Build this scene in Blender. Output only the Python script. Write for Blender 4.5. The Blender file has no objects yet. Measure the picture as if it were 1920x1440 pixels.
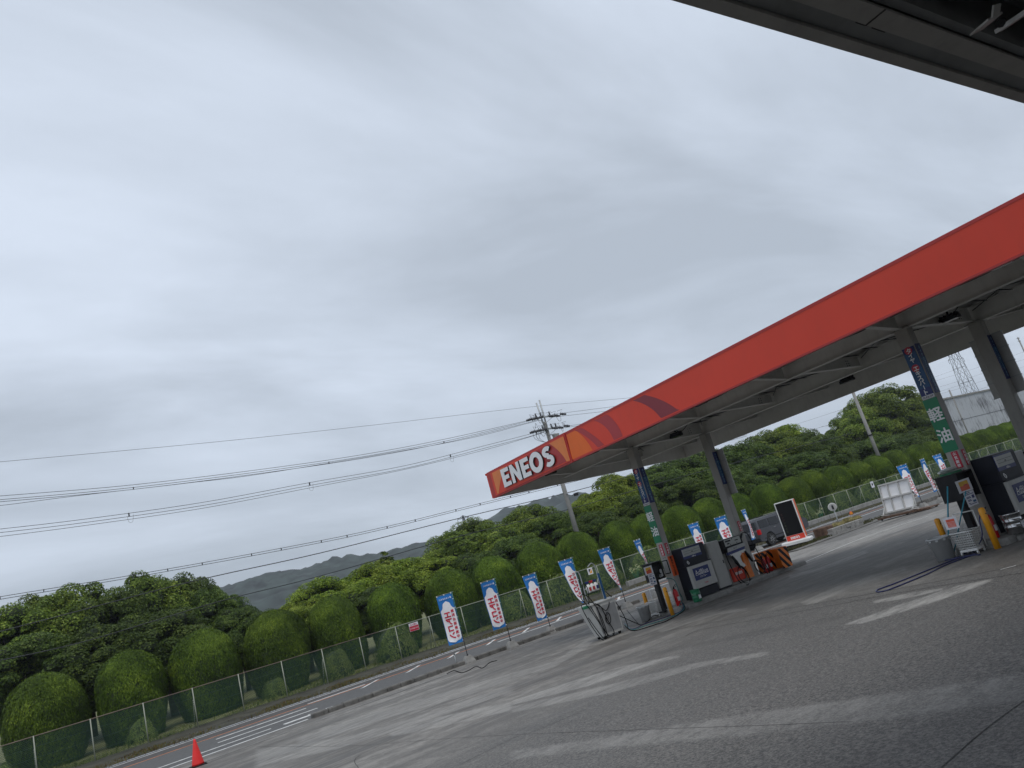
import bpy, math, random
import numpy as np
from mathutils import Vector, Matrix

random.seed(7)
SC = bpy.context.scene
COL = SC.collection

# ------------------------------------------------------------------ camera
YAW, PITCH, ROLL, FPX = 0.625729761, 0.240075565, -0.279102176, 1396.263
EYE = 2.4
cF = Vector((math.sin(YAW)*math.cos(PITCH), math.cos(YAW)*math.cos(PITCH), math.sin(PITCH)))
_R = Vector((math.cos(YAW), -math.sin(YAW), 0)); _U = _R.cross(cF)
cR = _R*math.cos(ROLL) + _U*math.sin(ROLL)
cU = -_R*math.sin(ROLL) + _U*math.cos(ROLL)
cam_d = bpy.data.cameras.new('camera'); cam = bpy.data.objects.new('camera', cam_d); COL.objects.link(cam)
cam.matrix_world = Matrix(((cR.x, cU.x, -cF.x, 0), (cR.y, cU.y, -cF.y, 0), (cR.z, cU.z, -cF.z, EYE), (0, 0, 0, 1)))
cam_d.sensor_fit = 'HORIZONTAL'; cam_d.sensor_width = 36.0; cam_d.lens = FPX/1920*36
cam_d.clip_start = 0.05; cam_d.clip_end = 6000
SC.camera = cam

# ------------------------------------------------------------------ world, sun, exposure
SUN_EL, SUN_AZ = math.radians(66), math.radians(200)
w = bpy.data.worlds.new("World"); SC.world = w; w.use_nodes = True
nt = w.node_tree; nt.nodes.clear()
def N(t, tree, **kw):
    n = tree.nodes.new(t)
    for k, v in kw.items(): setattr(n, k, v)
    return n
out = N('ShaderNodeOutputWorld', nt); bg = N('ShaderNodeBackground', nt); bg.inputs['Strength'].default_value = 0.1
sky = N('ShaderNodeTexSky', nt, sky_type='NISHITA', sun_disc=False, sun_elevation=SUN_EL, sun_rotation=SUN_AZ)
sky.air_density = 1.0; sky.dust_density = 3.0
tc = N('ShaderNodeTexCoord', nt); sep = N('ShaderNodeSeparateXYZ', nt)
nt.links.new(tc.outputs['Generated'], sep.inputs[0])
zc = N('ShaderNodeMath', nt, operation='MAXIMUM'); nt.links.new(sep.outputs['Z'], zc.inputs[0]); zc.inputs[1].default_value = 0.0
za = N('ShaderNodeMath', nt, operation='ADD'); nt.links.new(zc.outputs[0], za.inputs[0]); za.inputs[1].default_value = 0.22
dx = N('ShaderNodeMath', nt, operation='DIVIDE'); nt.links.new(sep.outputs['X'], dx.inputs[0]); nt.links.new(za.outputs[0], dx.inputs[1])
dy = N('ShaderNodeMath', nt, operation='DIVIDE'); nt.links.new(sep.outputs['Y'], dy.inputs[0]); nt.links.new(za.outputs[0], dy.inputs[1])
cb = N('ShaderNodeCombineXYZ', nt); nt.links.new(dx.outputs[0], cb.inputs[0]); nt.links.new(dy.outputs[0], cb.inputs[1])
n1 = N('ShaderNodeTexNoise', nt); n1.inputs['Scale'].default_value = 0.95; n1.inputs['Detail'].default_value = 7; n1.inputs['Roughness'].default_value = 0.55
n1.inputs['Distortion'].default_value = 0.4
mp = N('ShaderNodeMapping', nt); mp.inputs['Rotation'].default_value = (0, 0, 0.75); mp.inputs['Scale'].default_value = (0.75, 1.7, 1); mp.inputs['Location'].default_value = (3.1, 1.7, 0)
nt.links.new(cb.outputs[0], mp.inputs[0]); nt.links.new(mp.outputs[0], n1.inputs['Vector'])
rp = N('ShaderNodeValToRGB', nt)
rp.color_ramp.elements[0].position = 0.34; rp.color_ramp.elements[0].color = (4.45, 4.98, 5.72, 1)
rp.color_ramp.elements[1].position = 0.66; rp.color_ramp.elements[1].color = (6.85, 7.6, 8.75, 1)
nt.links.new(n1.outputs['Fac'], rp.inputs[0])
mx = N('ShaderNodeMix', nt, data_type='RGBA'); mx.inputs[0].default_value = 0.90
nt.links.new(sky.outputs[0], mx.inputs[6]); nt.links.new(rp.outputs[0], mx.inputs[7])
nt.links.new(mx.outputs[2], bg.inputs['Color']); nt.links.new(bg.outputs[0], out.inputs[0])

sd = bpy.data.lights.new('sun', 'SUN'); sd.energy = 1.25; sd.angle = math.radians(25); sd.color = (1.0, 0.97, 0.93)
sun = bpy.data.objects.new('sun', sd); COL.objects.link(sun)
# sun_rotation is measured clockwise from +Y
sdir = Vector((math.sin(SUN_AZ)*math.cos(SUN_EL), math.cos(SUN_AZ)*math.cos(SUN_EL), math.sin(SUN_EL)))
sun.rotation_euler = sdir.to_track_quat('Z', 'Y').to_euler()
vs = SC.view_settings; SC.display_settings.display_device = 'sRGB'
vs.view_transform = 'Standard'; vs.look = 'None'; vs.exposure = 0.18; vs.gamma = 1.0; vs.use_curve_mapping = False
SC.cycles.use_denoising = True
SC.cycles.denoiser = 'OPENIMAGEDENOISE'; SC.cycles.denoising_input_passes = 'RGB_ALBEDO_NORMAL'; SC.cycles.denoising_prefilter = 'ACCURATE'
SC.cycles.max_bounces = 8; SC.cycles.transparent_max_bounces = 16; SC.cycles.volume_bounces = 0

# ------------------------------------------------------------------ measuring helpers
def gz(Y): return min(.6, max(-.22, .0332*(17.3-Y)))          # the yard falls gently towards the road
def ray(u, v): return cF*FPX + cR*(u-960) - cU*(v-720)
def onY(u, v, Y): d = ray(u, v); t = Y/d.y; return Vector((d.x*t, Y, EYE+d.z*t))
def onX(u, v, X): d = ray(u, v); t = X/d.x; return Vector((X, d.y*t, EYE+d.z*t))
def G(u, v, dz=0.0):
    z = 0.0; d = ray(u, v)
    for _ in range(40):
        t = (z+dz-EYE)/d.z; z = .5*z + .5*gz(d.y*t)
    t = (z+dz-EYE)/d.z
    return Vector((d.x*t, d.y*t, z))
def HT(b, u, v):
    d = ray(u, v); t = (d.x*b[0]+d.y*b[1])/(d.x**2+d.y**2); return EYE+d.z*t
def inset(x0, y0, s): return lambda a, b: (x0+a/s, y0+b/s)

# ------------------------------------------------------------------ materials
MATS = {}
def srgb(r, g, b):
    f = lambda c: (c/255/12.92) if c/255 <= .04045 else ((c/255+.055)/1.055)**2.4
    return (f(r), f(g), f(b))
def mat(name, col, rough=.6, metal=0.0, var=.12, scale=6.0, bump=0.0, bscale=60.0, spec=.5, coord='Object', rnd=0.0, dirt=0.0):
    if name in MATS: return MATS[name]
    m = bpy.data.materials.new(name); m.use_nodes = True; t = m.node_tree; b = t.nodes['Principled BSDF']
    b.inputs['Roughness'].default_value = rough; b.inputs['Metallic'].default_value = metal
    b.inputs['Specular IOR Level'].default_value = spec
    tcn = N('ShaderNodeTexCoord', t); nz = N('ShaderNodeTexNoise', t); nz.inputs['Scale'].default_value = scale; nz.inputs['Detail'].default_value = 6
    t.links.new(tcn.outputs[coord], nz.inputs['Vector'])
    r = N('ShaderNodeValToRGB', t); r.color_ramp.elements[0].position = .3; r.color_ramp.elements[1].position = .72
    c = Vector(col)
    r.color_ramp.elements[0].color = (*(c*(1-var)), 1); r.color_ramp.elements[1].color = (*(c*(1+var)), 1)
    t.links.new(nz.outputs['Fac'], r.inputs[0]); last = r.outputs[0]
    if dirt > 0:
        n3 = N('ShaderNodeTexNoise', t); n3.inputs['Scale'].default_value = 2.2; n3.inputs['Detail'].default_value = 9; n3.inputs['Roughness'].default_value = .7
        mpn = N('ShaderNodeMapping', t); mpn.inputs['Scale'].default_value = (2.5, 2.5, .6)
        t.links.new(tcn.outputs[coord], mpn.inputs[0]); t.links.new(mpn.outputs[0], n3.inputs['Vector'])
        rr = N('ShaderNodeValToRGB', t); rr.color_ramp.elements[0].position = .5; rr.color_ramp.elements[1].position = .75
        rr.color_ramp.elements[0].color = (0, 0, 0, 1); rr.color_ramp.elements[1].color = (dirt, dirt, dirt, 1)
        t.links.new(n3.outputs['Fac'], rr.inputs[0])
        mm = N('ShaderNodeMix', t, data_type='RGBA'); t.links.new(rr.outputs[0], mm.inputs[0]); t.links.new(last, mm.inputs[6])
        mm.inputs[7].default_value = (.055, .05, .042, 1); last = mm.outputs[2]
    if rnd > 0:
        oi = N('ShaderNodeObjectInfo', t); hs = N('ShaderNodeHueSaturation', t)
        ml = N('ShaderNodeMapRange', t); ml.inputs['To Min'].default_value = 1-rnd; ml.inputs['To Max'].default_value = 1+rnd
        t.links.new(oi.outputs['Random'], ml.inputs['Value']); t.links.new(ml.outputs[0], hs.inputs['Value'])
        t.links.new(last, hs.inputs['Color']); last = hs.outputs[0]
    t.links.new(last, b.inputs['Base Color'])
    if bump > 0:
        n2 = N('ShaderNodeTexNoise', t); n2.inputs['Scale'].default_value = bscale; n2.inputs['Detail'].default_value = 4
        t.links.new(tcn.outputs[coord], n2.inputs['Vector'])
        bp = N('ShaderNodeBump', t); bp.inputs['Strength'].default_value = bump; bp.inputs['Distance'].default_value = .02
        t.links.new(n2.outputs['Fac'], bp.inputs['Height']); t.links.new(bp.outputs[0], b.inputs['Normal'])
    MATS[name] = m; return m
def leafmat(name, cols, rough=.55, transl=.25, objvar=.18, isl=.7):
    m = bpy.data.materials.new(name); m.use_nodes = True; t = m.node_tree; b = t.nodes['Principled BSDF']
    b.inputs['Roughness'].default_value = rough; b.inputs['Specular IOR Level'].default_value = .18
    ge = N('ShaderNodeNewGeometry', t); oi = N('ShaderNodeObjectInfo', t)
    r = N('ShaderNodeValToRGB', t); els = r.color_ramp.elements
    els[0].color = (*cols[0], 1); els[0].position = 0.0; els[1].color = (*cols[-1], 1); els[1].position = 1.0
    for i, c in enumerate(cols[1:-1]):
        e = els.new((i+1)/(len(cols)-1)); e.color = (*c, 1)
    tcn = N('ShaderNodeTexCoord', t); nz = N('ShaderNodeTexNoise', t); nz.inputs['Scale'].default_value = .8; nz.inputs['Detail'].default_value = 2
    t.links.new(tcn.outputs['Object'], nz.inputs['Vector'])
    ad = N('ShaderNodeMath', t, operation='MULTIPLY_ADD'); t.links.new(nz.outputs['Fac'], ad.inputs[0]); ad.inputs[1].default_value = 1.3; ad.inputs[2].default_value = -.5
    a2 = N('ShaderNodeMath', t, operation='MULTIPLY_ADD'); t.links.new(ge.outputs['Random Per Island'], a2.inputs[0]); a2.inputs[1].default_value = isl
    t.links.new(ad.outputs[0], a2.inputs[2]); t.links.new(a2.outputs[0], r.inputs[0])
    hs = N('ShaderNodeHueSaturation', t)
    ml = N('ShaderNodeMapRange', t); ml.inputs['To Min'].default_value = 1-objvar; ml.inputs['To Max'].default_value = 1+objvar
    mh = N('ShaderNodeMapRange', t); mh.inputs['To Min'].default_value = .494; mh.inputs['To Max'].default_value = .506
    t.links.new(oi.outputs['Random'], ml.inputs['Value']); t.links.new(ml.outputs[0], hs.inputs['Value'])
    t.links.new(oi.outputs['Random'], mh.inputs['Value']); t.links.new(mh.outputs[0], hs.inputs['Hue'])
    t.links.new(r.outputs[0], hs.inputs['Color']); t.links.new(hs.outputs[0], b.inputs['Base Color'])
    tl = N('ShaderNodeBsdfTranslucent', t); t.links.new(hs.outputs[0], tl.inputs['Color'])
    ms = N('ShaderNodeMixShader', t); ms.inputs[0].default_value = transl
    t.links.new(b.outputs[0], ms.inputs[1]); t.links.new(tl.outputs[0], ms.inputs[2])
    t.links.new(ms.outputs[0], t.nodes['Material Output'].inputs[0])
    MATS[name] = m; return m

m_steel = mat('painted_steel_grey', (.36, .35, .325), .5, 0, .06, 3, dirt=.25)
m_beam = mat('beam_light_grey', (.66, .65, .61), .5, 0, .06, 3, dirt=.15)
m_deck = mat('canopy_deck', (.50, .49, .465), .55, 0, .08, 2, dirt=.25)
m_dark = mat('dark_metal', (.018, .018, .02), .55, 0, .2, spec=.25)
m_black = mat('black_plastic', (.007, .007, .008), .5, 0, .2, spec=.2)
m_rubber = mat('black_rubber', (.007, .007, .007), .7, 0, .2, spec=.2)
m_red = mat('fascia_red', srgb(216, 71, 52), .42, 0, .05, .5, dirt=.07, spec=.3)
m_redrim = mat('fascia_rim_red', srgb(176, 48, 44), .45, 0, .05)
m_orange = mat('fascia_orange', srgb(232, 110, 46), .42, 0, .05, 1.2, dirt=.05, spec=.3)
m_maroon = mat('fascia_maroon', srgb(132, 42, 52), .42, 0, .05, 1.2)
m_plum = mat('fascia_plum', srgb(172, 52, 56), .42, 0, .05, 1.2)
m_amber = mat('sign_amber', srgb(222, 124, 56), .35, 0, .05)
m_crimson = mat('sign_crimson', srgb(170, 46, 44), .35, 0, .06)
m_letter = mat('letter_white', (.82, .82, .82), .35, 0, .02)
m_white = mat('white_paint', (.72, .72, .70), .45, 0, .05, dirt=.12)
m_grayw = mat('grey_white_panel', (.47, .47, .45), .45, 0, .06, dirt=.12)
m_navy = mat('dispenser_navy', (.014, .016, .025), .5, 0, .15, spec=.28)
m_blue = mat('sign_blue', srgb(20, 38, 104), .4, 0, .08)
m_teal = mat('sign_teal_blue', srgb(12, 76, 124), .4, 0, .12, 2.5)
m_green = mat('sign_green', srgb(12, 122, 82), .4, 0, .05)
m_signred = mat('sign_red', srgb(186, 36, 60), .4, 0, .05)
m_txtblue = mat('pale_blue_lettering', srgb(120, 165, 200), .4, 0, .05)
m_signorange = mat('sign_orange', srgb(224, 92, 32), .4, 0, .06)
m_yellow = mat('bollard_yellow', srgb(232, 158, 26), .4, 0, .07, dirt=.15)
m_concrete = mat('concrete', (.27, .265, .25), .85, 0, .2, 4, .4, 40, coord='Object', dirt=.35)
m_kerb = mat('kerb_concrete', (.13, .125, .115), .9, 0, .35, 3, .4, 40, dirt=.8)
m_chrome = mat('stainless', (.55, .55, .55), .22, 1, .05)
m_galv = mat('galvanised_steel', (.38, .40, .40), .45, .3, .08)
m_fpost = mat('fence_post_green_grey', (.32, .34, .27), .55, 0, .12, 8, dirt=.2)
m_frail = mat('rusty_rail', (.17, .13, .10), .7, .1, .35, 1.3)
m_bin = mat('grey_bucket_plastic', (.42, .43, .43), .5, 0, .07, dirt=.2)
m_mop = mat('teal_handle', srgb(40, 128, 148), .4)
m_hoseb = mat('navy_hose', (.015, .02, .09), .4)
m_hoset = mat('teal_hose', (.03, .16, .16), .4)
m_extred = mat('extinguisher_red', srgb(190, 22, 28), .3)
m_flagblue = mat('banner_blue', srgb(30, 116, 190), .8, 0, .04)
m_flagwhite = mat('banner_white', (.86, .86, .88), .8, 0, .03)
m_flagred = mat('banner_red', srgb(206, 38, 66), .8, 0, .04)
m_pole = mat('concrete_pole', (.24, .235, .22), .8, 0, .12, 3)
m_wire = mat('cable_black', (.03, .032, .035), .6)
m_ceram = mat('insulator', (.05, .05, .055), .4)
m_bark = mat('bark', (.075, .06, .045), .9, 0, .3, 8, .5, 30)
m_road_white = mat('road_paint_white', (.62, .62, .60), .7, 0, .25, 5, dirt=.35)
m_road_orange = mat('road_paint_orange', srgb(200, 128, 84), .7, 0, .25, 5, dirt=.4)
m_crack = mat('joint_dark', (.05, .048, .045), .9, 0, .4, 3)
m_gutlight = mat('gutter_concrete', (.24, .235, .22), .85, 0, .2, 4, dirt=.3)
m_cone = mat('cone_red', srgb(226, 44, 40), .45, 0, .04)
m_tyre = mat('tyre', (.02, .02, .02), .75)
m_car = mat('car_grey_paint', (.06, .063, .072), .33, .0, .04)
m_glass = mat('tinted_glass', (.008, .009, .011), .12, 0, .1, spec=.4)
m_rust = mat('rusty_steel', (.12, .07, .045), .8, .2, .4, 6)
m_moss = mat('mossy_stone', (.15, .125, .045), .95, 0, .6, 9, .8, 25)
m_lampred = mat('lamp_red', srgb(190, 20, 28), .2)
m_basket = mat('basket_plastic', (.52, .52, .50), .5, 0, .05)
m_pail = mat('green_pail', srgb(40, 120, 84), .4, 0, .08)
m_bag = mat('clear_plastic_bag', (.5, .54, .52), .25, 0, .15)
m_screen = mat('display_grey', (.40, .42, .40), .25, 0, .04)
m_pumpgrey = mat('pump_light_grey', (.40, .40, .38), .45, 0, .06, dirt=.1)
m_guard = mat('guard_orange', srgb(226, 120, 28), .45, 0, .06, dirt=.1)
m_paper = mat('paper_white', (.72, .72, .76), .6, 0, .03)
m_wallfar = None

# ------------------------------------------------------------------ mesh builder
class MB:
    def __init__(s): s.v = []; s.f = []; s.fm = []; s.mats = []; s.sm = []
    def mi(s, m):
        if m not in s.mats: s.mats.append(m)
        return s.mats.index(m)
    def add(s, vs_, fs, m, smooth=False):
        o = len(s.v); s.v += [tuple(x) for x in vs_]; k = s.mi(m)
        for f in fs: s.f.append(tuple(i+o for i in f)); s.fm.append(k); s.sm.append(smooth)
        return s
    def box(s, x0, x1, y0, y1, z0, z1, m, M=None):
        p = [(x0,y0,z0),(x1,y0,z0),(x1,y1,z0),(x0,y1,z0),(x0,y0,z1),(x1,y0,z1),(x1,y1,z1),(x0,y1,z1)]
        if M is not None: p = [M @ Vector(q) for q in p]
        return s.add(p, [(0,3,2,1),(4,5,6,7),(0,1,5,4),(1,2,6,5),(2,3,7,6),(3,0,4,7)], m)
    def bbox(s, x0, x1, y0, y1, z0, z1, m, b=.02, M=None):      # bevelled box (chamfered along z and top)
        pts = []
        def ring(i, z): 
            return [(x0+i+b,y0+i,z),(x1-i-b,y0+i,z),(x1-i,y0+i+b,z),(x1-i,y1-i-b,z),(x1-i-b,y1-i,z),(x0+i+b,y1-i,z),(x0+i,y1-i-b,z),(x0+i,y0+i+b,z)]
        rs = [ring(0, z0), ring(0, z1-b), ring(b*.7, z1)]
        v = [q for r in rs for q in r]
        if M is not None: v = [M @ Vector(q) for q in v]
        f = []
        for k in range(2):
            for i in range(8): f.append((k*8+i, k*8+(i+1)%8, k*8+8+(i+1)%8, k*8+8+i))
        f.append(tuple(range(7,-1,-1))); f.append(tuple(range(16,24)))
        return s.add(v, f, m)
    def bar(s, a, b, wd, ht, m, up=Vector((0,0,1))):            # square bar from a to b
        a = Vector(a); b = Vector(b); d = (b-a).normalized()
        if abs(d.dot(up)) > .98: up = Vector((1,0,0))
        x = d.cross(up).normalized(); y = x.cross(d)
        p = []
        for c in (a, b):
            for sx, sy in ((-1,-1),(1,-1),(1,1),(-1,1)): p.append(c + x*sx*wd/2 + y*sy*ht/2)
        return s.add(p, [(3,2,1,0),(4,5,6,7),(0,1,5,4),(1,2,6,5),(2,3,7,6),(3,0,4,7)], m)
    def tube(s, pts, r, m, n=8, cap=True, smooth=True):
        pts = [Vector(p) for p in pts]; rr = r if isinstance(r, (list, tuple)) else [r]*len(pts)
        vs_ = []; prev = None
        for i, p in enumerate(pts):
            d = (pts[min(i+1, len(pts)-1)] - pts[max(i-1, 0)])
            d = d.normalized() if d.length > 1e-9 else Vector((0,0,1))
            if prev is None:
                a = Vector((0,0,1)) if abs(d.z) < .9 else Vector((1,0,0)); x = d.cross(a).normalized()
            else:
                x = prev - d*prev.dot(d); x = x.normalized() if x.length > 1e-6 else d.orthogonal().normalized()
            prev = x; y = d.cross(x)
            for k in range(n):
                t = 2*math.pi*k/n; vs_.append(p + (x*math.cos(t)+y*math.sin(t))*rr[i])
        f = []
        for i in range(len(pts)-1):
            for k in range(n): f.append((i*n+k, i*n+(k+1)%n, (i+1)*n+(k+1)%n, (i+1)*n+k))
        s.add(vs_, f, m, smooth)
        if cap:
            o = len(s.v)-len(vs_); k = s.mi(m)
            s.f.append(tuple(o+i for i in range(n-1,-1,-1))); s.fm.append(k); s.sm.append(False)
            e = o+(len(pts)-1)*n; s.f.append(tuple(e+i for i in range(n))); s.fm.append(k); s.sm.append(False)
        return s
    def lathe(s, prof, m, c=(0,0,0), n=20, smooth=True):         # prof: (r,z)
        vs_ = []; f = []
        for r, z in prof:
            for k in range(n):
                t = 2*math.pi*k/n; vs_.append((c[0]+r*math.cos(t), c[1]+r*math.sin(t), c[2]+z))
        for i in range(len(prof)-1):
            for k in range(n): f.append((i*n+k, i*n+(k+1)%n, (i+1)*n+(k+1)%n, (i+1)*n+k))
        s.add(vs_, f, m, smooth)
        o = len(s.v)-len(vs_); k = s.mi(m)
        s.f.append(tuple(o+i for i in range(n-1,-1,-1))); s.fm.append(k); s.sm.append(False)
        e = o+(len(prof)-1)*n; s.f.append(tuple(e+i for i in range(n))); s.fm.append(k); s.sm.append(False)
        return s
    def poly(s, pts, m): return s.add(pts, [tuple(range(len(pts)))], m)
    def slab(s, pts, n, th, m, mside=None):                      # polygon pts (3d) extruded by n*th
        n = Vector(n)*th; a = [Vector(p) for p in pts]; b = [p+n for p in a]; k = len(a)
        s.add(a+b, [tuple(range(k, 2*k))], m)
        s.add(a+b, [tuple(range(k-1,-1,-1))]+[(i,(i+1)%k,k+(i+1)%k,k+i) for i in range(k)], mside or m)
        return s
    def text(s, body, O, xd, yd, size, m, bold=0.0, align='c', fn=None, sx=1.0, th=0.0):
        wide = any(ord(c) > 255 for c in body)                   # dense characters are thickened by stacked copies
        tv, tf, wdt = glyphs(body, 0 if wide else bold)
        O = Vector(O); xd = Vector(xd); yd = Vector(yd); nn = xd.cross(yd).normalized()
        ox = {'c': -wdt/2, 'l': 0, 'r': -wdt}[align]
        sh = [(0, 0)]
        if wide and bold > 0: sh += [(bold*a, bold*c) for a, c in ((1,0),(-1,0),(0,1),(0,-1),(.7,.7),(-.7,.7),(.7,-.7),(-.7,-.7))]
        for k, (ax, ay) in enumerate(sh):
            if fn: vv = [fn((x+ox+ax)*size*sx, (y-.36+ay)*size, k) for x, y in tv]
            else: vv = [O + nn*(k*.0003) + xd*((x+ox+ax)*size*sx) + yd*((y-.36+ay)*size) for x, y in tv]
            s.add(vv, tf, m)
        return s
    def build(s, name, parent=None, loc=None, label=None, cat=None, group=None, kind=None):
        me = bpy.data.meshes.new(name); me.from_pydata(s.v, [], s.f)
        for m in s.mats: me.materials.append(m)
        me.polygons.foreach_set('material_index', s.fm); me.polygons.foreach_set('use_smooth', s.sm); me.update()
        o = bpy.data.objects.new(name, me); COL.objects.link(o)
        if parent is not None: o.parent = parent
        if loc is not None: o.location = loc
        tag(o, label, cat, group, kind); return o
_gc = {}
def glyphs(body, bold):
    key = (body, bold)
    if key in _gc: return _gc[key]
    c = bpy.data.curves.new('lettering', 'FONT'); c.body = body; c.resolution_u = 3; c.offset = bold
    o = bpy.data.objects.new('lettering', c); COL.objects.link(o)
    dg = bpy.context.evaluated_depsgraph_get(); dg.update()
    ev = o.evaluated_get(dg); me = ev.to_mesh()
    tv = [(v.co.x, v.co.y) for v in me.vertices]; tf = [tuple(p.vertices) for p in me.polygons]
    ev.to_mesh_clear(); bpy.data.objects.remove(o); bpy.data.curves.remove(c)
    x0 = min([p[0] for p in tv] or [0]); x1 = max([p[0] for p in tv] or [0])
    tv = [(x-x0, y) for x, y in tv]
    _gc[key] = (tv, tf, x1-x0); return _gc[key]
def tag(o, label=None, cat=None, group=None, kind=None):
    if label: o['label'] = label
    if cat: o['category'] = cat
    if group: o['group'] = group
    if kind: o['kind'] = kind
    return o
def empty(name, loc, label, cat, group=None, rz=0.0):
    o = bpy.data.objects.new(name, None); COL.objects.link(o); o.location = loc; o.rotation_euler = (0, 0, rz)
    o.empty_display_size = .2
    return tag(o, label, cat, group)
def dup(root, loc, label, rz=None, name=None, skip=()):
    r = root.copy(); COL.objects.link(r); r.location = loc
    if rz is not None: r.rotation_euler = (0, 0, rz)
    r['label'] = label
    for ch in list(root.children):
        if ch.name.split('.')[0] in skip: continue
        c = ch.copy(); COL.objects.link(c); c.parent = r
        for g_ in ch.children:
            d = g_.copy(); COL.objects.link(d); d.parent = c
    return r
def spline(pts, k=6):
    pts = [Vector(p) for p in pts]; P = [pts[0]]+pts+[pts[-1]]; o = []
    for i in range(1, len(P)-2):
        for j in range(k):
            t = j/k; a, b, c, d = P[i-1], P[i], P[i+1], P[i+2]
            o.append(.5*((2*b)+(c-a)*t+(2*a-5*b+4*c-d)*t*t+(-a+3*b-3*c+d)*t**3))
    o.append(pts[-1]); return o

# ================================================================== SETTING: yard, road, verge, hills
def yard_material():
    m = bpy.data.materials.new('yard_concrete'); m.use_nodes = True; t = m.node_tree; b = t.nodes['Principled BSDF']
    tcn = N('ShaderNodeTexCoord', t)
    def noise(sc, det, ro, mapping=None):
        n = N('ShaderNodeTexNoise', t); n.inputs['Scale'].default_value = sc; n.inputs['Detail'].default_value = det; n.inputs['Roughness'].default_value = ro
        if mapping:
            mpn = N('ShaderNodeMapping', t); mpn.inputs['Rotation'].default_value = mapping[0]; mpn.inputs['Scale'].default_value = mapping[1]
            t.links.new(tcn.outputs['Object'], mpn.inputs[0]); t.links.new(mpn.outputs[0], n.inputs['Vector'])
        else: t.links.new(tcn.outputs['Object'], n.inputs['Vector'])
        return n.outputs['Fac']
    def ramp(f, a, ca, bb, cb_):
        r = N('ShaderNodeValToRGB', t); r.color_ramp.elements[0].position = a; r.color_ramp.elements[1].position = bb
        r.color_ramp.elements[0].color = (*ca, 1); r.color_ramp.elements[1].color = (*cb_, 1); t.links.new(f, r.inputs[0]); return r.outputs[0]
    def mix(f, a, c, mode='MIX'):
        x = N('ShaderNodeMix', t, data_type='RGBA', blend_type=mode)
        if isinstance(f, float): x.inputs[0].default_value = f
        else: t.links.new(f, x.inputs[0])
        for k, q in ((6, a), (7, c)):
            if isinstance(q, tuple): x.inputs[k].default_value = (*q, 1)
            else: t.links.new(q, x.inputs[k])
        return x.outputs[2]
    big = noise(.16, 4, .55)
    base = ramp(big, .35, (.104, .095, .083), .68, (.160, .147, .130))
    st = noise(.42, 9, .68, ((0, 0, -.30), (.35, 1.5, 1)))           # long tyre-worn streaks
    base = mix(ramp(st, .46, (0, 0, 0), .60, (.8, .8, .8)), base, (.31, .296, .27))
    st2 = noise(.7, 9, .7, ((0, 0, .42), (.25, 1.8, 1)))
    base = mix(ramp(st2, .5, (0, 0, 0), .66, (.65, .65, .65)), base, (.075, .073, .070))
    st3 = noise(1.6, 8, .7, ((0, 0, -.12), (.18, 2.2, 1)))
    base = mix(ramp(st3, .50, (0, 0, 0), .60, (.5, .5, .5)), base, (.27, .258, .235))
    mot = noise(3.2, 9, .75); base = mix(ramp(mot, .42, (.55, .55, .55), .58, (0, 0, 0)), base, (.085, .080, .072))
    # exposed aggregate in the near half of the yard
    att = N('ShaderNodeAttribute', t, attribute_name='rough_zone')
    agg = noise(26, 4, .8); aggc = ramp(agg, .42, (.010, .009, .008), .62, (.27, .252, .222))
    agg2 = noise(60, 3, .8); aggd = mix(.5, aggc, ramp(agg2, .4, (.05, .05, .05), .66, (.24, .235, .225)))
    half = N('ShaderNodeMath', t, operation='MULTIPLY'); t.links.new(att.outputs['Fac'], half.inputs[0]); half.inputs[1].default_value = .95
    base = mix(half.outputs[0], base, aggd)
    # light and dark worn patches painted per vertex (wear with a shape of its own)
    a2 = N('ShaderNodeAttribute', t, attribute_name='wear')
    wn = noise(2.6, 9, .8, ((0, 0, -.2), (.6, 1.5, 1)))
    wm = N('ShaderNodeMath', t, operation='MULTIPLY'); t.links.new(a2.outputs['Fac'], wm.inputs[0])
    rr = ramp(wn, .38, (.12, .12, .12), .60, (1, 1, 1)); t.links.new(rr, wm.inputs[1])
    base = mix(wm.outputs[0], base, (.36, .35, .325))
    a3 = N('ShaderNodeAttribute', t, attribute_name='oil')
    wm2 = N('ShaderNodeMath', t, operation='MULTIPLY'); t.links.new(a3.outputs['Fac'], wm2.inputs[0]); t.links.new(rr, wm2.inputs[1])
    base = mix(wm2.outputs[0], base, (.045, .043, .041))
    t.links.new(base, b.inputs['Base Color'])
    rg = ramp(st, .3, (.5, .5, .5), .7, (.8, .8, .8)); t.links.new(rg, b.inputs['Roughness'])
    b.inputs['Specular IOR Level'].default_value = .35
    bp = N('ShaderNodeBump', t); bp.inputs['Strength'].default_value = .35; bp.inputs['Distance'].default_value = .01
    t.links.new(agg, bp.inputs['Height']); t.links.new(bp.outputs[0], b.inputs['Normal'])
    return m

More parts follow.
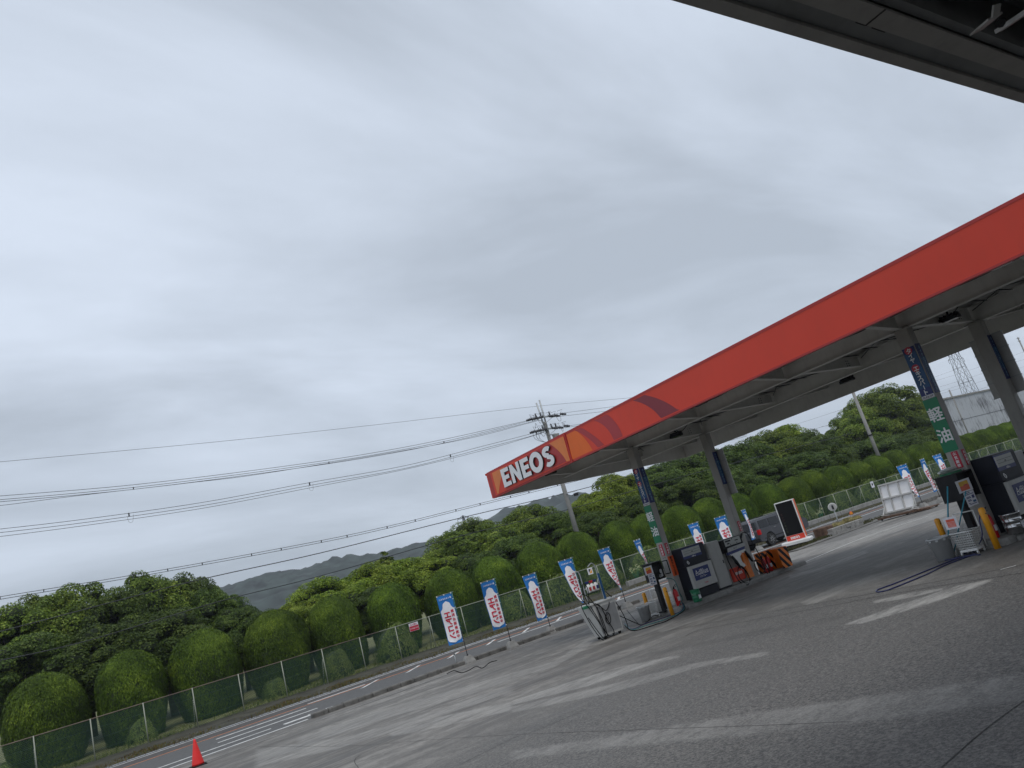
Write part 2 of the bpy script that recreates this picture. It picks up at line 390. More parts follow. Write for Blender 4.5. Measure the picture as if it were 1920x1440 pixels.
YARD_Y1 = 25.75
def build_yard():
    xs = np.concatenate([np.linspace(-30, 3, 34), np.linspace(3, 20, 340)[1:], np.linspace(20, 32, 60)[1:], np.linspace(32, 90, 59)[1:]])
    ys = np.concatenate([np.linspace(-25, 2, 28), np.linspace(2, YARD_Y1, 440)[1:]])
    X, Y = np.meshgrid(xs, ys); Z = np.clip(.0332*(17.3-Y), -.22, .6)
    v = np.stack([X.ravel(), Y.ravel(), Z.ravel()], 1); nx, ny = len(xs), len(ys)
    f = []
    for j in range(ny-1):
        for i in range(nx-1):
            a = j*nx+i; f.append((a, a+1, a+nx+1, a+nx))
    me = bpy.data.meshes.new('yard'); me.from_pydata(v.tolist(), [], f); me.update()
    # streaks given as ground points seen in the picture: (points, half width, strength)
    def strk(arr, pts, hw, k):
        pts = [G(*p) for p in pts]
        for a, b in zip(pts[:-1], pts[1:]):
            ax, ay, bx, by = a.x, a.y, b.x, b.y; dxx, dyy = bx-ax, by-ay; L2 = dxx*dxx+dyy*dyy+1e-9
            t = np.clip(((X-ax)*dxx+(Y-ay)*dyy)/L2, 0, 1); d = np.hypot(X-(ax+t*dxx), Y-(ay+t*dyy))
            np.maximum(arr, k*np.clip((1.12-d/hw)*1.6, 0, 1), out=arr)
    wear = np.zeros_like(X); oil = np.zeros_like(X)
    def patch(arr, up, lo, k, soft=.12):
        P = [G(*p) for p in up]+[G(*p) for p in lo[::-1]]; n = len(P)
        x0 = min(p.x for p in P)-soft; x1 = max(p.x for p in P)+soft; y0 = min(p.y for p in P)-soft; y1 = max(p.y for p in P)+soft
        ii = np.where((X.ravel() > x0) & (X.ravel() < x1) & (Y.ravel() > y0) & (Y.ravel() < y1))[0]
        px, py = X.ravel()[ii], Y.ravel()[ii]; ins = np.zeros(len(ii), bool); dm = np.full(len(ii), 9.0)
        for a, b in zip(P, P[1:]+P[:1]):
            c_ = ((a.y > py) != (b.y > py)); xx = (b.x-a.x)*(py-a.y)/((b.y-a.y) or 1e-9)+a.x; ins ^= c_ & (px < xx)
            dxx, dyy = b.x-a.x, b.y-a.y; t = np.clip(((px-a.x)*dxx+(py-a.y)*dyy)/(dxx*dxx+dyy*dyy+1e-9), 0, 1)
            dm = np.minimum(dm, np.hypot(px-a.x-t*dxx, py-a.y-t*dyy))
        v_ = k*np.clip(.5+np.where(ins, dm, -dm)/soft, 0, 1); fl = arr.ravel(); fl[ii] = np.maximum(fl[ii], v_); arr[:] = fl.reshape(arr.shape)
    patch(wear, [(960,1408),(1100,1388),(1240,1364),(1440,1333),(1670,1300),(1925,1262)], [(960,1424),(1150,1402),(1440,1374),(1637,1351),(1925,1312)], .42)
    patch(wear, [(1583,1171),(1686,1134),(1800,1097),(1858,1086)], [(1616,1169),(1727,1137),(1809,1109),(1858,1090)], 1.0, .08)
    patch(wear, [(1637,1127),(1694,1114),(1768,1102)], [(1640,1131),(1694,1123),(1768,1106)], .8, .06)
    patch(wear, [(960,1314),(1060,1281),(1160,1251),(1272,1228)], [(960,1322),(1100,1287),(1185,1258),(1272,1232)], .75, .08)
    patch(wear, [(960,1325),(1110,1292),(1235,1260),(1310,1242),(1440,1221)], [(960,1336),(1135,1301),(1210,1281),(1310,1251),(1440,1229)], .5, .08)
    patch(wear, [(480,1405),(650,1382),(782,1344),(960,1284)], [(480,1437),(631,1405),(775,1359),(960,1298)], .5, .15)
    patch(wear, [(729,1375),(820,1345),(960,1316)], [(737,1381),(831,1362),(960,1332)], .6, .06)
    patch(wear, [(560,1385),(700,1335),(860,1290),(960,1262)], [(560,1400),(720,1348),(870,1305),(960,1275)], .5, .2)
    patch(wear, [(960,1262),(1040,1240),(1090,1205),(1110,1190)], [(960,1272),(1040,1250),(1100,1215),(1118,1196)], .5, .1)
    patch(wear, [(1469,1038),(1579,1012),(1688,979),(1776,953)], [(1476,1053),(1600,1023),(1776,966)], .55, .2)
    patch(wear, [(1480,1078),(1535,1065),(1622,1032)], [(1480,1085),(1542,1070),(1628,1036)], .6, .06)
    patch(wear, [(1631,1063),(1741,1021)], [(1650,1065),(1741,1029)], .45, .08)
    patch(wear, [(1500,1130),(1574,1097),(1697,1060)], [(1520,1135),(1600,1101),(1700,1068)], .5, .08)
    patch(wear, [(1180,1152),(1300,1118),(1420,1085)], [(1190,1160),(1310,1123),(1420,1089)], .4, .08)
    patch(wear, [(1230,1180),(1330,1148),(1400,1140)], [(1240,1186),(1340,1153),(1400,1145)], .4, .08)
    strk(oil, [(960,1290),(1150,1240),(1400,1190),(1560,1160)], .3, .35)
    strk(oil, [(1240,1180),(1400,1130),(1600,1080),(1740,1050)], .5, .45)
    strk(oil, [(1500,1080),(1650,1040),(1760,1010)], .3, .35)
    strk(oil, [(700,1420),(900,1380),(1100,1350)], .2, .25)
    strk(oil, [(1040,1200),(1180,1175),(1260,1160)], .3, .5)
    strk(oil, [(1700,1440),(1920,1330)], .8, .3)
    rz = np.clip((13.5-Y+ (X-8)*.25)/4, 0, 1)*np.clip((13.4-X)/1.2+.35, .35, 1)
    for nm, arr in (('wear', wear), ('oil', oil), ('rough_zone', rz)):
        a = me.attributes.new(nm, 'FLOAT', 'POINT'); a.data.foreach_set('value', arr.ravel().astype(np.float32))
    me.materials.append(yard_material())
    o = bpy.data.objects.new('yard', me); COL.objects.link(o); tag(o, kind='structure', label='grey concrete service yard with worn streaks')
build_yard()

def ribbon(name, pts, wd, m, dz=.004, kind='structure', label=None):
    b = MB(); P = [Vector(p) for p in pts]; q = []
    for i, p in enumerate(P):
        d = (P[min(i+1, len(P)-1)]-P[max(i-1, 0)]); d.z = 0; d.normalize(); n = Vector((-d.y, d.x, 0))*wd/2
        for s_ in (1, -1):
            c = p+n*s_; q.append((c.x, c.y, gz(c.y)+dz))
    b.add(q, [(2*i, 2*i+1, 2*i+3, 2*i+2) for i in range(len(P)-1)], m); return b.build(name, kind=kind, label=label)
def gp(pts, k=5): return spline([G(*p) for p in pts], k)
# joints and cracks in the slab
ribbon('slab_joint', gp([(480,1400),(655,1398.8),(800,1388),(960,1378),(1210,1368),(1440,1360),(1600,1353)]), .007, m_crack, label='dark joint line in the yard slab')
ribbon('slab_joint', gp([(672,1440),(675,1416),(792,1367),(885,1325),(960,1297),(1110,1236),(1160,1225)]), .011, m_crack)
ribbon('slab_joint', gp([(862,1435),(960,1385),(1010,1368),(1100,1330)]), .009, m_crack)
ribbon('slab_joint', gp([(1765,1440),(1850,1366),(1920,1315)]), .009, m_crack)
ribbon('slab_joint', gp([(960,1236),(1120,1210),(1185,1196),(1440,1148),(1642,1112),(1900,1063),(1925,1057)]), .02, m_crack)
ribbon('slab_joint', gp([(1285,1193),(1318,1180),(1440,1158),(1684,1112),(1920,1074)]), .02, m_crack)
ribbon('slab_joint', gp([(960,1247),(1000,1238),(1100,1220)]), .016, m_crack)
ribbon('gutter', [(-25, 24.32, 0), (60, 24.9, 0)], .16, m_gutlight, .004, label='pale gutter strip along the yard edge')
ribbon('slab_joint', [(-25, 24.20, 0), (60, 24.78, 0)], .05, m_crack, .009)

ribbon('road_marking', gp([(1876,1068.5),(1905,1061)]), .05, m_road_white, .006)
# white guide lines under the canopy
ribbon('road_marking', gp([(1500,1058),(1620,1008),(1740,968)]), .09, m_road_white, .006)

def asphalt(name, c0, c1, sc=8):
    m = mat(name, c0, .75, 0, .22, sc, .3, 80)
    return m
m_asph = asphalt('asphalt_grey', (.090, .089, .087), None)
m_asph2 = mat('asphalt_brownish', (.070, .065, .062), .8, 0, .25, 6, .3, 80)
m_dirt = mat('dirt_and_grass_ground', (.05, .048, .034), .95, 0, .5, 1.4, .6, 18)
m_grass = mat('rough_grass', (.13, .135, .05), .95, 0, .45, 1.2, .6, 22)
ZR = -.22
b = MB(); b.box(-200, 420, YARD_Y1-.2, 31.15, ZR-.3, ZR-.004, m_asph); b.build('road', kind='structure', label='grey asphalt road beside the station')
b = MB(); b.box(-200, 420, 31.15, 33.35, ZR-.3, ZR-.002, m_asph2); b.build('road', kind='structure', label='far lane of the road in browner asphalt')
b = MB(); b.add([(-1500,-1200,-.30),(3000,-1200,-.30),(3000,33.35,-.30),(-1500,33.35,-.30)], [(0,1,2,3)], m_dirt)
b.add([(-1500,33.35,-.21),(3000,33.35,-.21),(3000,37.6,-.13),(-1500,37.6,-.13)], [(0,1,2,3)], m_dirt)
b.add([(-1500,37.6,-.13),(3000,37.6,-.13),(3000,46,.15),(-1500,46,.15)], [(0,1,2,3)], m_grass)
b.add([(-1500,46,.15),(3000,46,.15),(3000,2500,1.0),(-1500,2500,1.0)], [(0,1,2,3)], m_grass); b.build('ground', kind='structure', label='grassy ground behind the verge and fence')
def strip(x0, x1, y, wd, m, name='road_marking', dz=.004):
    b = MB(); b.box(x0, x1, y-wd/2, y+wd/2, ZR-.01, ZR+dz, m); return b.build(name, kind='structure')
strip(-60, 400, 32.75, .10, m_road_white); strip(-60, 400, 31.0, .09, m_road_orange)
strip(5.2, 8.4, 29.85, .14, m_road_white); strip(5.0, 8.4, 28.45, .14, m_road_white); strip(-60, 6.4, 27.1, .12, m_road_white)
strip(6.8, 7.7, 26.97, .3, m_road_white); strip(7.7, 8.6, 27.25, .12, m_road_white); strip(-60, 7.3, 25.98, .14, m_road_white)
strip(17, 400, 29.85, .12, m_road_white); strip(26, 400, 26.0, .12, m_road_white)
for i in range(9):                                               # slanting hatch dashes between the lanes
    x = 9.0+i*1.95
    b = MB(); b.add([(x-.3,30.1,ZR+.004),(x-.12,30.1,ZR+.004),(x+1.1,31.5,ZR+.004),(x+.92,31.5,ZR+.004)], [(0,1,2,3)], m_road_white) if i > 0 else b.box(8.9, 11.3, 31.2, 31.36, ZR, ZR+.005, m_road_white)
    b.build('road_marking', kind='structure')

def kerb(x0, x1, y0=25.62, h=.14, wd=.34, m=m_kerb):
    b = MB(); n = max(2, int((x1-x0)/.5)); r = random.Random(int(x0*10))
    prev = None
    for i in range(n):
        a = x0+(x1-x0)*i/n; c = x0+(x1-x0)*(i+1)/n-.012
        j = r.uniform(-.012, .012); b.bbox(a, c, y0+j, y0+wd+j, ZR-.05, ZR+h+r.uniform(-.01, .01), m, .03)
    return b.build('kerb', kind='structure', label='dark weathered kerb between yard and road')
kerb(7.4, 21.9); kerb(39.5, 47.5, 24.2, .22); kerb(50, 80, 24.4, .2)

# low concrete retaining wall under the fence, further right
b = MB(); r = random.Random(3)
for i in range(70):
    x = 30+i*1.5; b.bbox(x, x+1.46, 35.7, 35.95, -.25, .12+r.uniform(-.015, .015), m_concrete, .02)
b.build('retaining_wall', label='low grey concrete block wall running beneath the mesh fence', cat='wall')

# distant hills
def hill_mesh(prof, Y0, depth, name, m, amp, seed):
    r = random.Random(seed); P = sorted([(onY(u, v, Y0).x, onY(u, v, Y0).z) for u, v in prof])
    xs = [P[0][0]-400]+[p[0] for p in P]+[P[-1][0]+900]; zs = [P[0][1]*.6]+[p[1] for p in P]+[P[-1][1]*.3]
    nx = 420; X = np.linspace(xs[0], xs[-1], nx); Z = np.interp(X, xs, zs)
    for sc, a in ((5, .5), (11, .9), (27, 1.0), (60, 1.5)):
        ph = np.array([r.random() for _ in range(int((X[-1]-X[0])/sc)+3)]); Z = Z+(np.interp((X-X[0])/sc, np.arange(len(ph)), ph)-.5)*a*amp
    v = []; f = []; ny = 26
    for j in range(ny):
        t = j/(ny-1); y = Y0-depth*(1-t) if j < ny else Y0
        for i in range(nx):
            w_ = math.sin(t*math.pi/2)**.8
            v.append((X[i], y, max(-1, Z[i]*w_*(1 if t > .98 else 1-.12*abs(math.sin(X[i]*.02+j)))+ (r.random()-.5)*2.2*(t < .98)+(r.random()-.5)*.8)))
    for i in range(nx): v.append((X[i], Y0+depth*.8, -1))
    for j in range(ny):
        for i in range(nx-1): a = j*nx+i; f.append((a, a+1, a+nx+1, a+nx))
    b = MB(); b.add(v, f, m, True); return b.build(name, kind='structure', label='forested hill ridge fading into the haze')
m_hill = mat('hill_forest', (.030, .042, .036), .95, 0, .75, .09, 1.0, .3)
hill_mesh([(380,1112),(400,1103),(430,1098),(455,1090),(480,1089),(490,1081),(520,1079),(560,1076),(580,1063),(592,1057),(615,1058),(640,1051),(680,1049),(700,1043),(745,1034),(765,1022),(800,1014),(835,1010),(870,995),(925,968),(945,951),(985,953),(1000,960)], 620, 260, 'hill', m_hill, 1.6, 1)
hill_mesh([(960,975),(1010,955),(1050,957),(1085,965),(1105,985),(1500,870),(1535,850),(1560,880)], 900, 300, 'hill', m_hill, 1.6, 2)

# ================================================================== CANOPY
XN, XFR = 13.6, 23.2; YE, YS = 21.66, -5.6; ZB, ZT = 4.965, 5.86
can = empty('canopy', (18.4, 8, 0), 'long red fuel canopy with white ENEOS lettering on four grey columns', 'canopy')
def cb_(m, name, **k): o = m.build(name, None, **k); o.parent = can; o.location = (-18.4, -8, 0); return o
zf = inset(900, 700, 4.8)
def FP(a, b, off=.004):
    p = onX(*zf(a, b), XN); z = min(ZT-.09, max(ZB+.07, p.z)); return Vector((XN-off, p.y, z))
# fascia boards with rims
b = MB()
b.box(XN, XN+.10, YS, 16.93, ZB+.04, ZT-.06, m_red)
b.box(XN-.007, XN+.12, YS, 16.93, ZT-.06, ZT, m_redrim); b.box(XN-.007, XN+.12, YS, 16.93, ZB, ZB+.04, m_redrim)
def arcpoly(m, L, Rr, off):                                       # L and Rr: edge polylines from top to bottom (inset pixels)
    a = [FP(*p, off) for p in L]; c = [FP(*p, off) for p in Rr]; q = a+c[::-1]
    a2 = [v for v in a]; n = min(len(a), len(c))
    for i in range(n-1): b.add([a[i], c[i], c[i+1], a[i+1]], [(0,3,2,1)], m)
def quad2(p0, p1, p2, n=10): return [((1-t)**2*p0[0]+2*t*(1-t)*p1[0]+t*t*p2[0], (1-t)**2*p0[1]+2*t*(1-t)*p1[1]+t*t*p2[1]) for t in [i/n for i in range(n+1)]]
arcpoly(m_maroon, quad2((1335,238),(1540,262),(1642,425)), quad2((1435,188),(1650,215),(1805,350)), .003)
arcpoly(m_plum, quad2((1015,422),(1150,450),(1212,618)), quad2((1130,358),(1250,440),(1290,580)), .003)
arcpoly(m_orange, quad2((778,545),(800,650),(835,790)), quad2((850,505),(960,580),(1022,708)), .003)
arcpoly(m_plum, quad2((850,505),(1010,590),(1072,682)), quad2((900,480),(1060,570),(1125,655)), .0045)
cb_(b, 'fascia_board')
b = MB()
b.box(XN, XFR, YE, YE+.10, ZB+.02, ZT-.02, m_red); b.box(XN-.02, XFR+.02, YE+.10, YE+.13, ZT-.07, ZT, m_redrim)
b.box(XFR, XFR+.10, YS, YE+.10, ZB+.02, ZT-.02, m_red)
b.box(XN, XFR, YS-.1, YS, ZB+.02, ZT-.02, m_red)
b.box(XFR-.004, XFR, YS, YE, ZB, ZT-.1, m_beam); b.box(XN+.1, XFR-.01, YE-.004, YE, ZB, ZT-.1, m_beam)
cb_(b, 'side_fascia')
# sign box with ENEOS
b = MB(); b.box(XN-.02, XN+.10, 16.96, YE+.02, ZB-.005, ZT+.005, m_redrim)
b.box(XN-.034, XN-.021, 17.03, YE-.22, ZB+.05, ZT-.06, m_red)
def fan(m, pts, off):
    P = [FP(*p, off) for p in pts]; b.poly(P[::-1], m)
fan(m_amber, [(112,884),(228,833)]+quad2((228,833),(185,960),(178,1078))+[(165,1082)], .038)
fan(m_amber, [(630,628)]+quad2((630,628),(740,700),(788,792))[1:]+[(820,782),(757,562)], .038)
arcpoly(m_crimson, quad2((420,735),(470,820),(470,935)), quad2((628,630),(740,702),(788,790)), .038)
sg = cb_(b, 'sign_box')
# letters
b = MB()
def eneos(b, O, xd, yd, nrm, H, m, mside, th):
    O = Vector(O); xd = Vector(xd); yd = Vector(yd)
    def S(poly, dx_): b.slab([O+xd*((x+dx_)*H)+yd*(y*H) for x, y in poly], nrm, th, m, mside)
    k = .25
    def E_(dx_):
        S([(0,0),(k,0),(k,1),(0,1)], dx_)
        for y0 in (0, .39, .78): S([(k,y0),(.62 if y0 != .39 else .57,y0),(.62 if y0 != .39 else .57,y0+.22),(k,y0+.22)], dx_)
    E_(0)
    d = .72
    S([(0,0),(.22,0),(.22,1),(0,1)], d); S([(.52,0),(.74,0),(.74,1),(.52,1)], d); S([(.22,1),(.22,.55),(.52,0),(.52,.45)][::1], d)
    E_(1.56)
    d = 2.24
    cx, cy = .44, .5; n = 28
    o = [(cx+.46*math.cos(2*math.pi*i/n), cy+.54*math.sin(2*math.pi*i/n)) for i in range(n+1)]
    q = [(cx+.20*math.cos(2*math.pi*i/n), cy+.27*math.sin(2*math.pi*i/n)) for i in range(n+1)]
    for i in range(n): S([q[i], o[i], o[i+1], q[i+1]], d)
    d = 3.20
    cl = []
    for i in range(12): a = math.radians(35+i*(235/11)); cl.append((.34+.215*math.cos(a), .735+.165*math.sin(a)))
    for i in range(12): a = math.radians(90-i*(235/11)); cl.append((.34+.235*math.cos(a), .275+.185*math.sin(a)))
    wv = .115
    for i in range(len(cl)-1):
        (x0, y0), (x1, y1) = cl[i], cl[i+1]
        def nn(j):
            ax, ay = cl[max(0, j-1)]; bx_, by_ = cl[min(len(cl)-1, j+1)]; l = math.hypot(bx_-ax, by_-ay) or 1; return (-(by_-ay)/l*wv, (bx_-ax)/l*wv)
        n0, n1_ = nn(i), nn(i+1)
        S([(x0-n0[0], y0-n0[1]), (x1-n1_[0], y1-n1_[1]), (x1+n1_[0], y1+n1_[1]), (x0+n0[0], y0+n0[1])], d)
eneos(b, (XN-.04, 20.70, 5.12), (0,-1,0), (0,0,1), (-1,0,0), .60*1.0, m_letter, m_dark, .055)
# scale letters along Y so that the word ends where the photograph's does
b.v = [(x, 20.70+(y-20.70)*1.30, z) for x, y, z in b.v]
o = b.build('lettering', sg)
# deck and steelwork
b = MB(); ny = int((YE-YS)/.30)
vv = []; ff = []
for i in range(ny*2+1):                                           # folded deck, ribs across
    y = YS+ (YE-YS)*i/(ny*2); z = 5.575+(.075 if (i//1) % 4 in (1, 2) else 0)
    vv += [(XN+.1, y, z), (XFR, y, z)]
for i in range(ny*2): ff.append((2*i, 2*i+1, 2*i+3, 2*i+2))
b.add(vv, ff, m_deck); b.box(XN+.1, XFR, YS, YE, 5.70, 5.76, m_deck)
for k in range(int((YE-YS)/.6)): b.box(XN+.12, XFR-.02, YS+.15+k*.6, YS+.168+k*.6, 5.552, 5.572, m_dark)  # dark strips painted in for the shaded gaps between deck ribs
b2 = MB()
for x_, sg_ in ((16.35, 1), (20.5, -1)):
    b2.tube([(x_+.03*math.sin(q*1.3), YS+.2+q*.9, 5.5-.05*abs(math.sin(q*1.1))) for q in range(int((YE-YS-.4)/.9))], .016, m_black, 5)
cb_(b2, 'cable_run'); cb_(b, 'roof_deck')
def ibeam(b, a, c, h, wd, m, tf=.02, tw=.012):
    a = Vector(a); c = Vector(c)
    b.bar(a, c, tw*1.6, h-2*tf, m); up = Vector((0,0,1))
    b.bar(a+up*(h/2-tf/2), c+up*(h/2-tf/2), wd, tf, m); b.bar(a-up*(h/2-tf/2), c-up*(h/2-tf/2), wd, tf, m)
for x in (16.66, 20.20):
    b = MB(); ibeam(b, (x, YS+.05, 5.36), (x, YE-.1, 5.36), .44, .2, m_beam); cb_(b, 'main_beam')
cols_y = (17.70, 8.22, -1.26)
cross = []
for yy in cols_y: cross += [yy, yy+3.16, yy-3.16]
cross = sorted(set([round(q, 2) for q in cross]+[14.54, 11.38, 5.06, 1.9]))
for yy in cross:
    if yy > YE-.3: continue
    b = MB(); main = any(abs(yy-c) < .1 for c in cols_y)
    ibeam(b, (16.77, yy, 5.38), (20.09, yy, 5.38), .38 if main else .28, .16, m_beam)
    for sgn, x0, x1 in ((-1, 16.55, XN+.12), (1, 20.31, XFR-.02)):   # tapered cantilever arms
        h0, h1 = (.42, .16); z1 = 5.585
        v = []
        for xx, hh in ((x0, h0), (x1, h1)):
            for dy_ in (-.008, .008): v += [(xx, yy+dy_, z1-hh), (xx, yy+dy_, z1)]
        b.add(v, [(0,4,5,1),(2,3,7,6),(0,2,6,4),(1,5,7,3)], m_beam)
        b.bar((x0, yy, z1-h0), (x1, yy, z1-h1), .14, .018, m_beam); b.bar((x0, yy, z1-.01), (x1, yy, z1-.01), .14, .018, m_beam)
        for kx in (.25, .3): pass
    for xx in (17.3, 19.5):
        for k in range(3):
            for s_ in (-.03, .03): b.box(xx+s_*1.6-.012, xx+s_*1.6+.012, yy-.022, yy-.01, 5.28+k*.07, 5.305+k*.07, m_dark)
    cb_(b, 'cross_beam')
for x in (14.6, 15.6, 18.4, 21.4, 22.4):
    b = MB(); b.bar((x, YS+.1, 5.55), (x, YE-.12, 5.55), .05, .09, m_beam); cb_(b, 'purlin')
b = MB()
for i in range(len(cross)-1):                                     # round tie rods crossing in each bay
    y0, y1 = cross[i], min(cross[i+1], YE-.3)
    for x0, x1 in ((16.75, 20.1),):
        b.tube([(x0, y0+.1, 5.45), (x1, y1-.1, 5.45)], .011, m_dark, 5); b.tube([(x1, y0+.1, 5.42), (x0, y1-.1, 5.42)], .011, m_dark, 5)
    b.tube([(16.5, y0+.1, 5.45), (13.8, y1-.1, 5.5)], .009, m_dark, 5); b.tube([(20.4, y0+.1, 5.45), (23.0, y1-.1, 5.5)], .009, m_dark, 5)
cb_(b, 'tie_rods')
def light_fix(x, y):
    b = MB(); b.bar((x, y, 5.55), (x, y, 5.32), .03, .03, m_dark); b.bbox(x-.13, x+.13, y-.22, y+.22, 5.20, 5.30, m_dark, .03)
    for k in range(5): b.box(x-.11, x+.11, y-.2+k*.085, y-.18+k*.085, 5.30, 5.35, m_dark)
    b.tube(spline([(x, y, 5.35), (x+.2, y+.1, 5.42), (x+.4, y+.1, 5.36), (x+.7, y, 5.55)]), .012, m_black, 5)
    b.box(x-.10, x+.10, y-.18, y+.18, 5.192, 5.199, m_glass); cb_(b, 'floodlight')
for x, y in ((18.5, 17.4), (18.5, 8.0), (15.2, 20.3), (15.0, 13.0), (14.9, 5.3), (21.9, 13.0), (21.6, 4.8)): light_fix(x, y)
# columns with their signs
def column(x0, y0, zb, near, row):
    b = MB(); b.bbox(x0, x0+.25, y0, y0+.31, zb, 5.2, m_steel, .02)
    b.box(x0-.05, x0+.30, y0-.05, y0+.36, zb, zb+.03, m_steel)
    b.box(x0-.05, x0+.30, y0-.05, y0+.36, 5.13, 5.15, m_steel)
    for zz in (.25, .55): b.box(x0-.012, x0, y0+.05, y0+.26, zb+zz, zb+zz+.04, m_steel)
    c = cb_(b, 'column')
    dz = zb-.15
    xd, yd = Vector((0,-1,0)), Vector((0,0,1))
    if near:
        # tyre sign on the face towards the yard
        s = MB(); X = x0-.012; ya, yb = y0+.02, y0+.29; zt, z0 = 4.47+dz*.85, 3.36+dz*.85
        s.box(X, x0, ya, yb, z0, zt, m_teal); s.box(X-.001, X, ya, yb, z0, z0+.16, m_blue); s.box(X-.001, X, ya, yb, zt-.12, zt, m_blue)
        s.box(X, x0, ya, yb, z0-.075, z0-.003, m_paper)
        s.text('DUNLOP', (X-.003, (ya+yb)/2, z0-.04), xd, yd, .058, m_black, .02)
        cy = (ya+yb)/2; H = zt-z0
        chars = list('タイヤ')+[None]+list('エキスパート')
        st = H/(len(chars)+.3); zc_ = zt-st*.75
        for i, ch in enumerate(chars):
            if ch in ('タ', 'エ') :
                n = 20; s.poly([(X-.002, cy+.01+.085*math.cos(2*math.pi*k/n), zc_+.01+.085*math.sin(2*math.pi*k/n)) for k in range(n)], m_signred)
            if ch == 'ー': s.box(X-.005, X-.003, cy-.008, cy+.008, zc_-.045, zc_+.045, m_letter)
            elif ch: s.text(ch, (X-.004, cy, zc_), xd, yd, .125, m_letter, .03)
            zc_ -= st*(.72 if ch is None else 1.03)
        tag(s.build('sign', c), 'blue tyre sign on the yard side of the column')
        s = MB(); zt, z0 = 3.27+dz*.85, 2.08+dz*.85
        s.box(X-.004, x0, ya-.02, yb+.02, z0, zt, m_green)
        s.text('軽', (X-.008, cy, zt-.36), xd, yd, .32, m_letter, .022); s.text('油', (X-.008, cy, z0+.36), xd, yd, .32, m_letter, .022)
        tag(s.build('sign', c), 'green diesel sign with white characters')
        s = MB(); s.box(X, x0, y0+.05, y0+.19, 1.66+dz, 2.02+dz, m_signred)
        for i, ch in enumerate('火気厳禁'): s.text(ch, (X-.003, y0+.12, 1.97+dz-i*.086), xd, yd, .075, m_letter, .02)
        s.text('カード', (X-.003, y0+.12, 1.60+dz), xd, yd, .05, m_black, .01)
        tag(s.build('sign', c), 'small red warning label')
    # sign on the face along the island
    s = MB(); Y = y0-.012; zt, z0 = 4.47+dz*.95, 3.32+dz*.95
    s.box(x0+.02, x0+.23, Y, y0, z0, zt, m_blue); s.box(x0+.02, x0+.23, Y-.001, Y, z0+.3, zt-.3, m_teal)
    chars = 'タイヤのプロがいる給油所'; st = (zt-z0-.1)/len(chars)
    for i, ch in enumerate(chars): s.text(ch, (x0+.125, Y-.003, zt-.05-st*(i+.5)), (1,0,0), (0,0,1), .088, m_txtblue, .012)
    tag(s.build('sign', c), 'narrow dark blue sign with pale characters')
    s = MB(); s.box(x0+.06, x0+.17, Y, y0, 1.68+dz, 2.02+dz, m_signred)
    for i, ch in enumerate('火気厳禁'): s.text(ch, (x0+.115, Y-.003, 1.96+dz-i*.08), (1,0,0), (0,0,1), .07, m_letter, .015)
    s.build('sign', c)
    if near and row == 0:
        s = MB(); s.box(x0+.01, x0+.24, Y, y0, .99, 1.60, m_signorange)
        for i, ch in enumerate('軽油セルフ注意'): s.text(ch, (x0+.125, Y-.003, 1.545-i*.082), (1,0,0), (0,0,1), .085, m_black, .02)
        tag(s.build('sign', c), 'orange caution sign with black characters')
        s = MB(); s.box(x0-.014, x0, y0+.04, y0+.29, 1.10, 1.52, m_black); s.box(x0-.018, x0-.0145, y0+.07, y0+.26, 1.13, 1.49, m_pumpgrey)
        tag(s.build('notice_frame', c), 'black framed grey notice')
    if not near:                                                   # grey louvred panel behind the rear columns
        s = MB(); px = x0+.30; y1, y2 = y0-.22, y0+.56; z1_, z2_ = 2.95+dz, 4.5+dz*.9
        s.box(px, px+.05, y1, y2, z1_, z2_, m_grayw)
        for k in range(5):
            z = z1_+(z2_-z1_)*k/4; s.box(px-.015, px+.06, y1-.01, y2+.01, z-.012, z+.012, m_galv)
        s.build('back_panel', c)
    s = MB(); s.tube([(x0+.27, y0+.1, 5.1), (x0+.27, y0+.1, zb+1.2)], .014, m_steel, 6)
    s.bbox(x0+.245, x0+.285, y0+.05, y0+.15, zb+2.2, zb+2.33, m_dark, .01); s.build('conduit', c)
for r_, yy in enumerate((17.55, 8.05)):
    zb = .15+(.30 if r_ else 0)-(.01)
    column(16.55, yy, zb, True, r_); column(20.05, yy, zb, False, r_)
column(16.55, -1.45, .6, True, 2); column(20.05, -1.45, .6, False, 2)

# islands under the pumps
def island(y, z, nm):
    b = MB(); b.bbox(16.0, 22.3, y-.35, y+.75, z-.45, z, m_concrete, .05); b.bbox(16.3, 18.5, y-.43, y-.36, z-.45, z-.03, m_concrete, .03)
    return b.build('pump_island', kind='structure', label=nm)
island(17.45, .15, 'raised concrete pump island'); island(7.95, .45, 'raised concrete pump island')

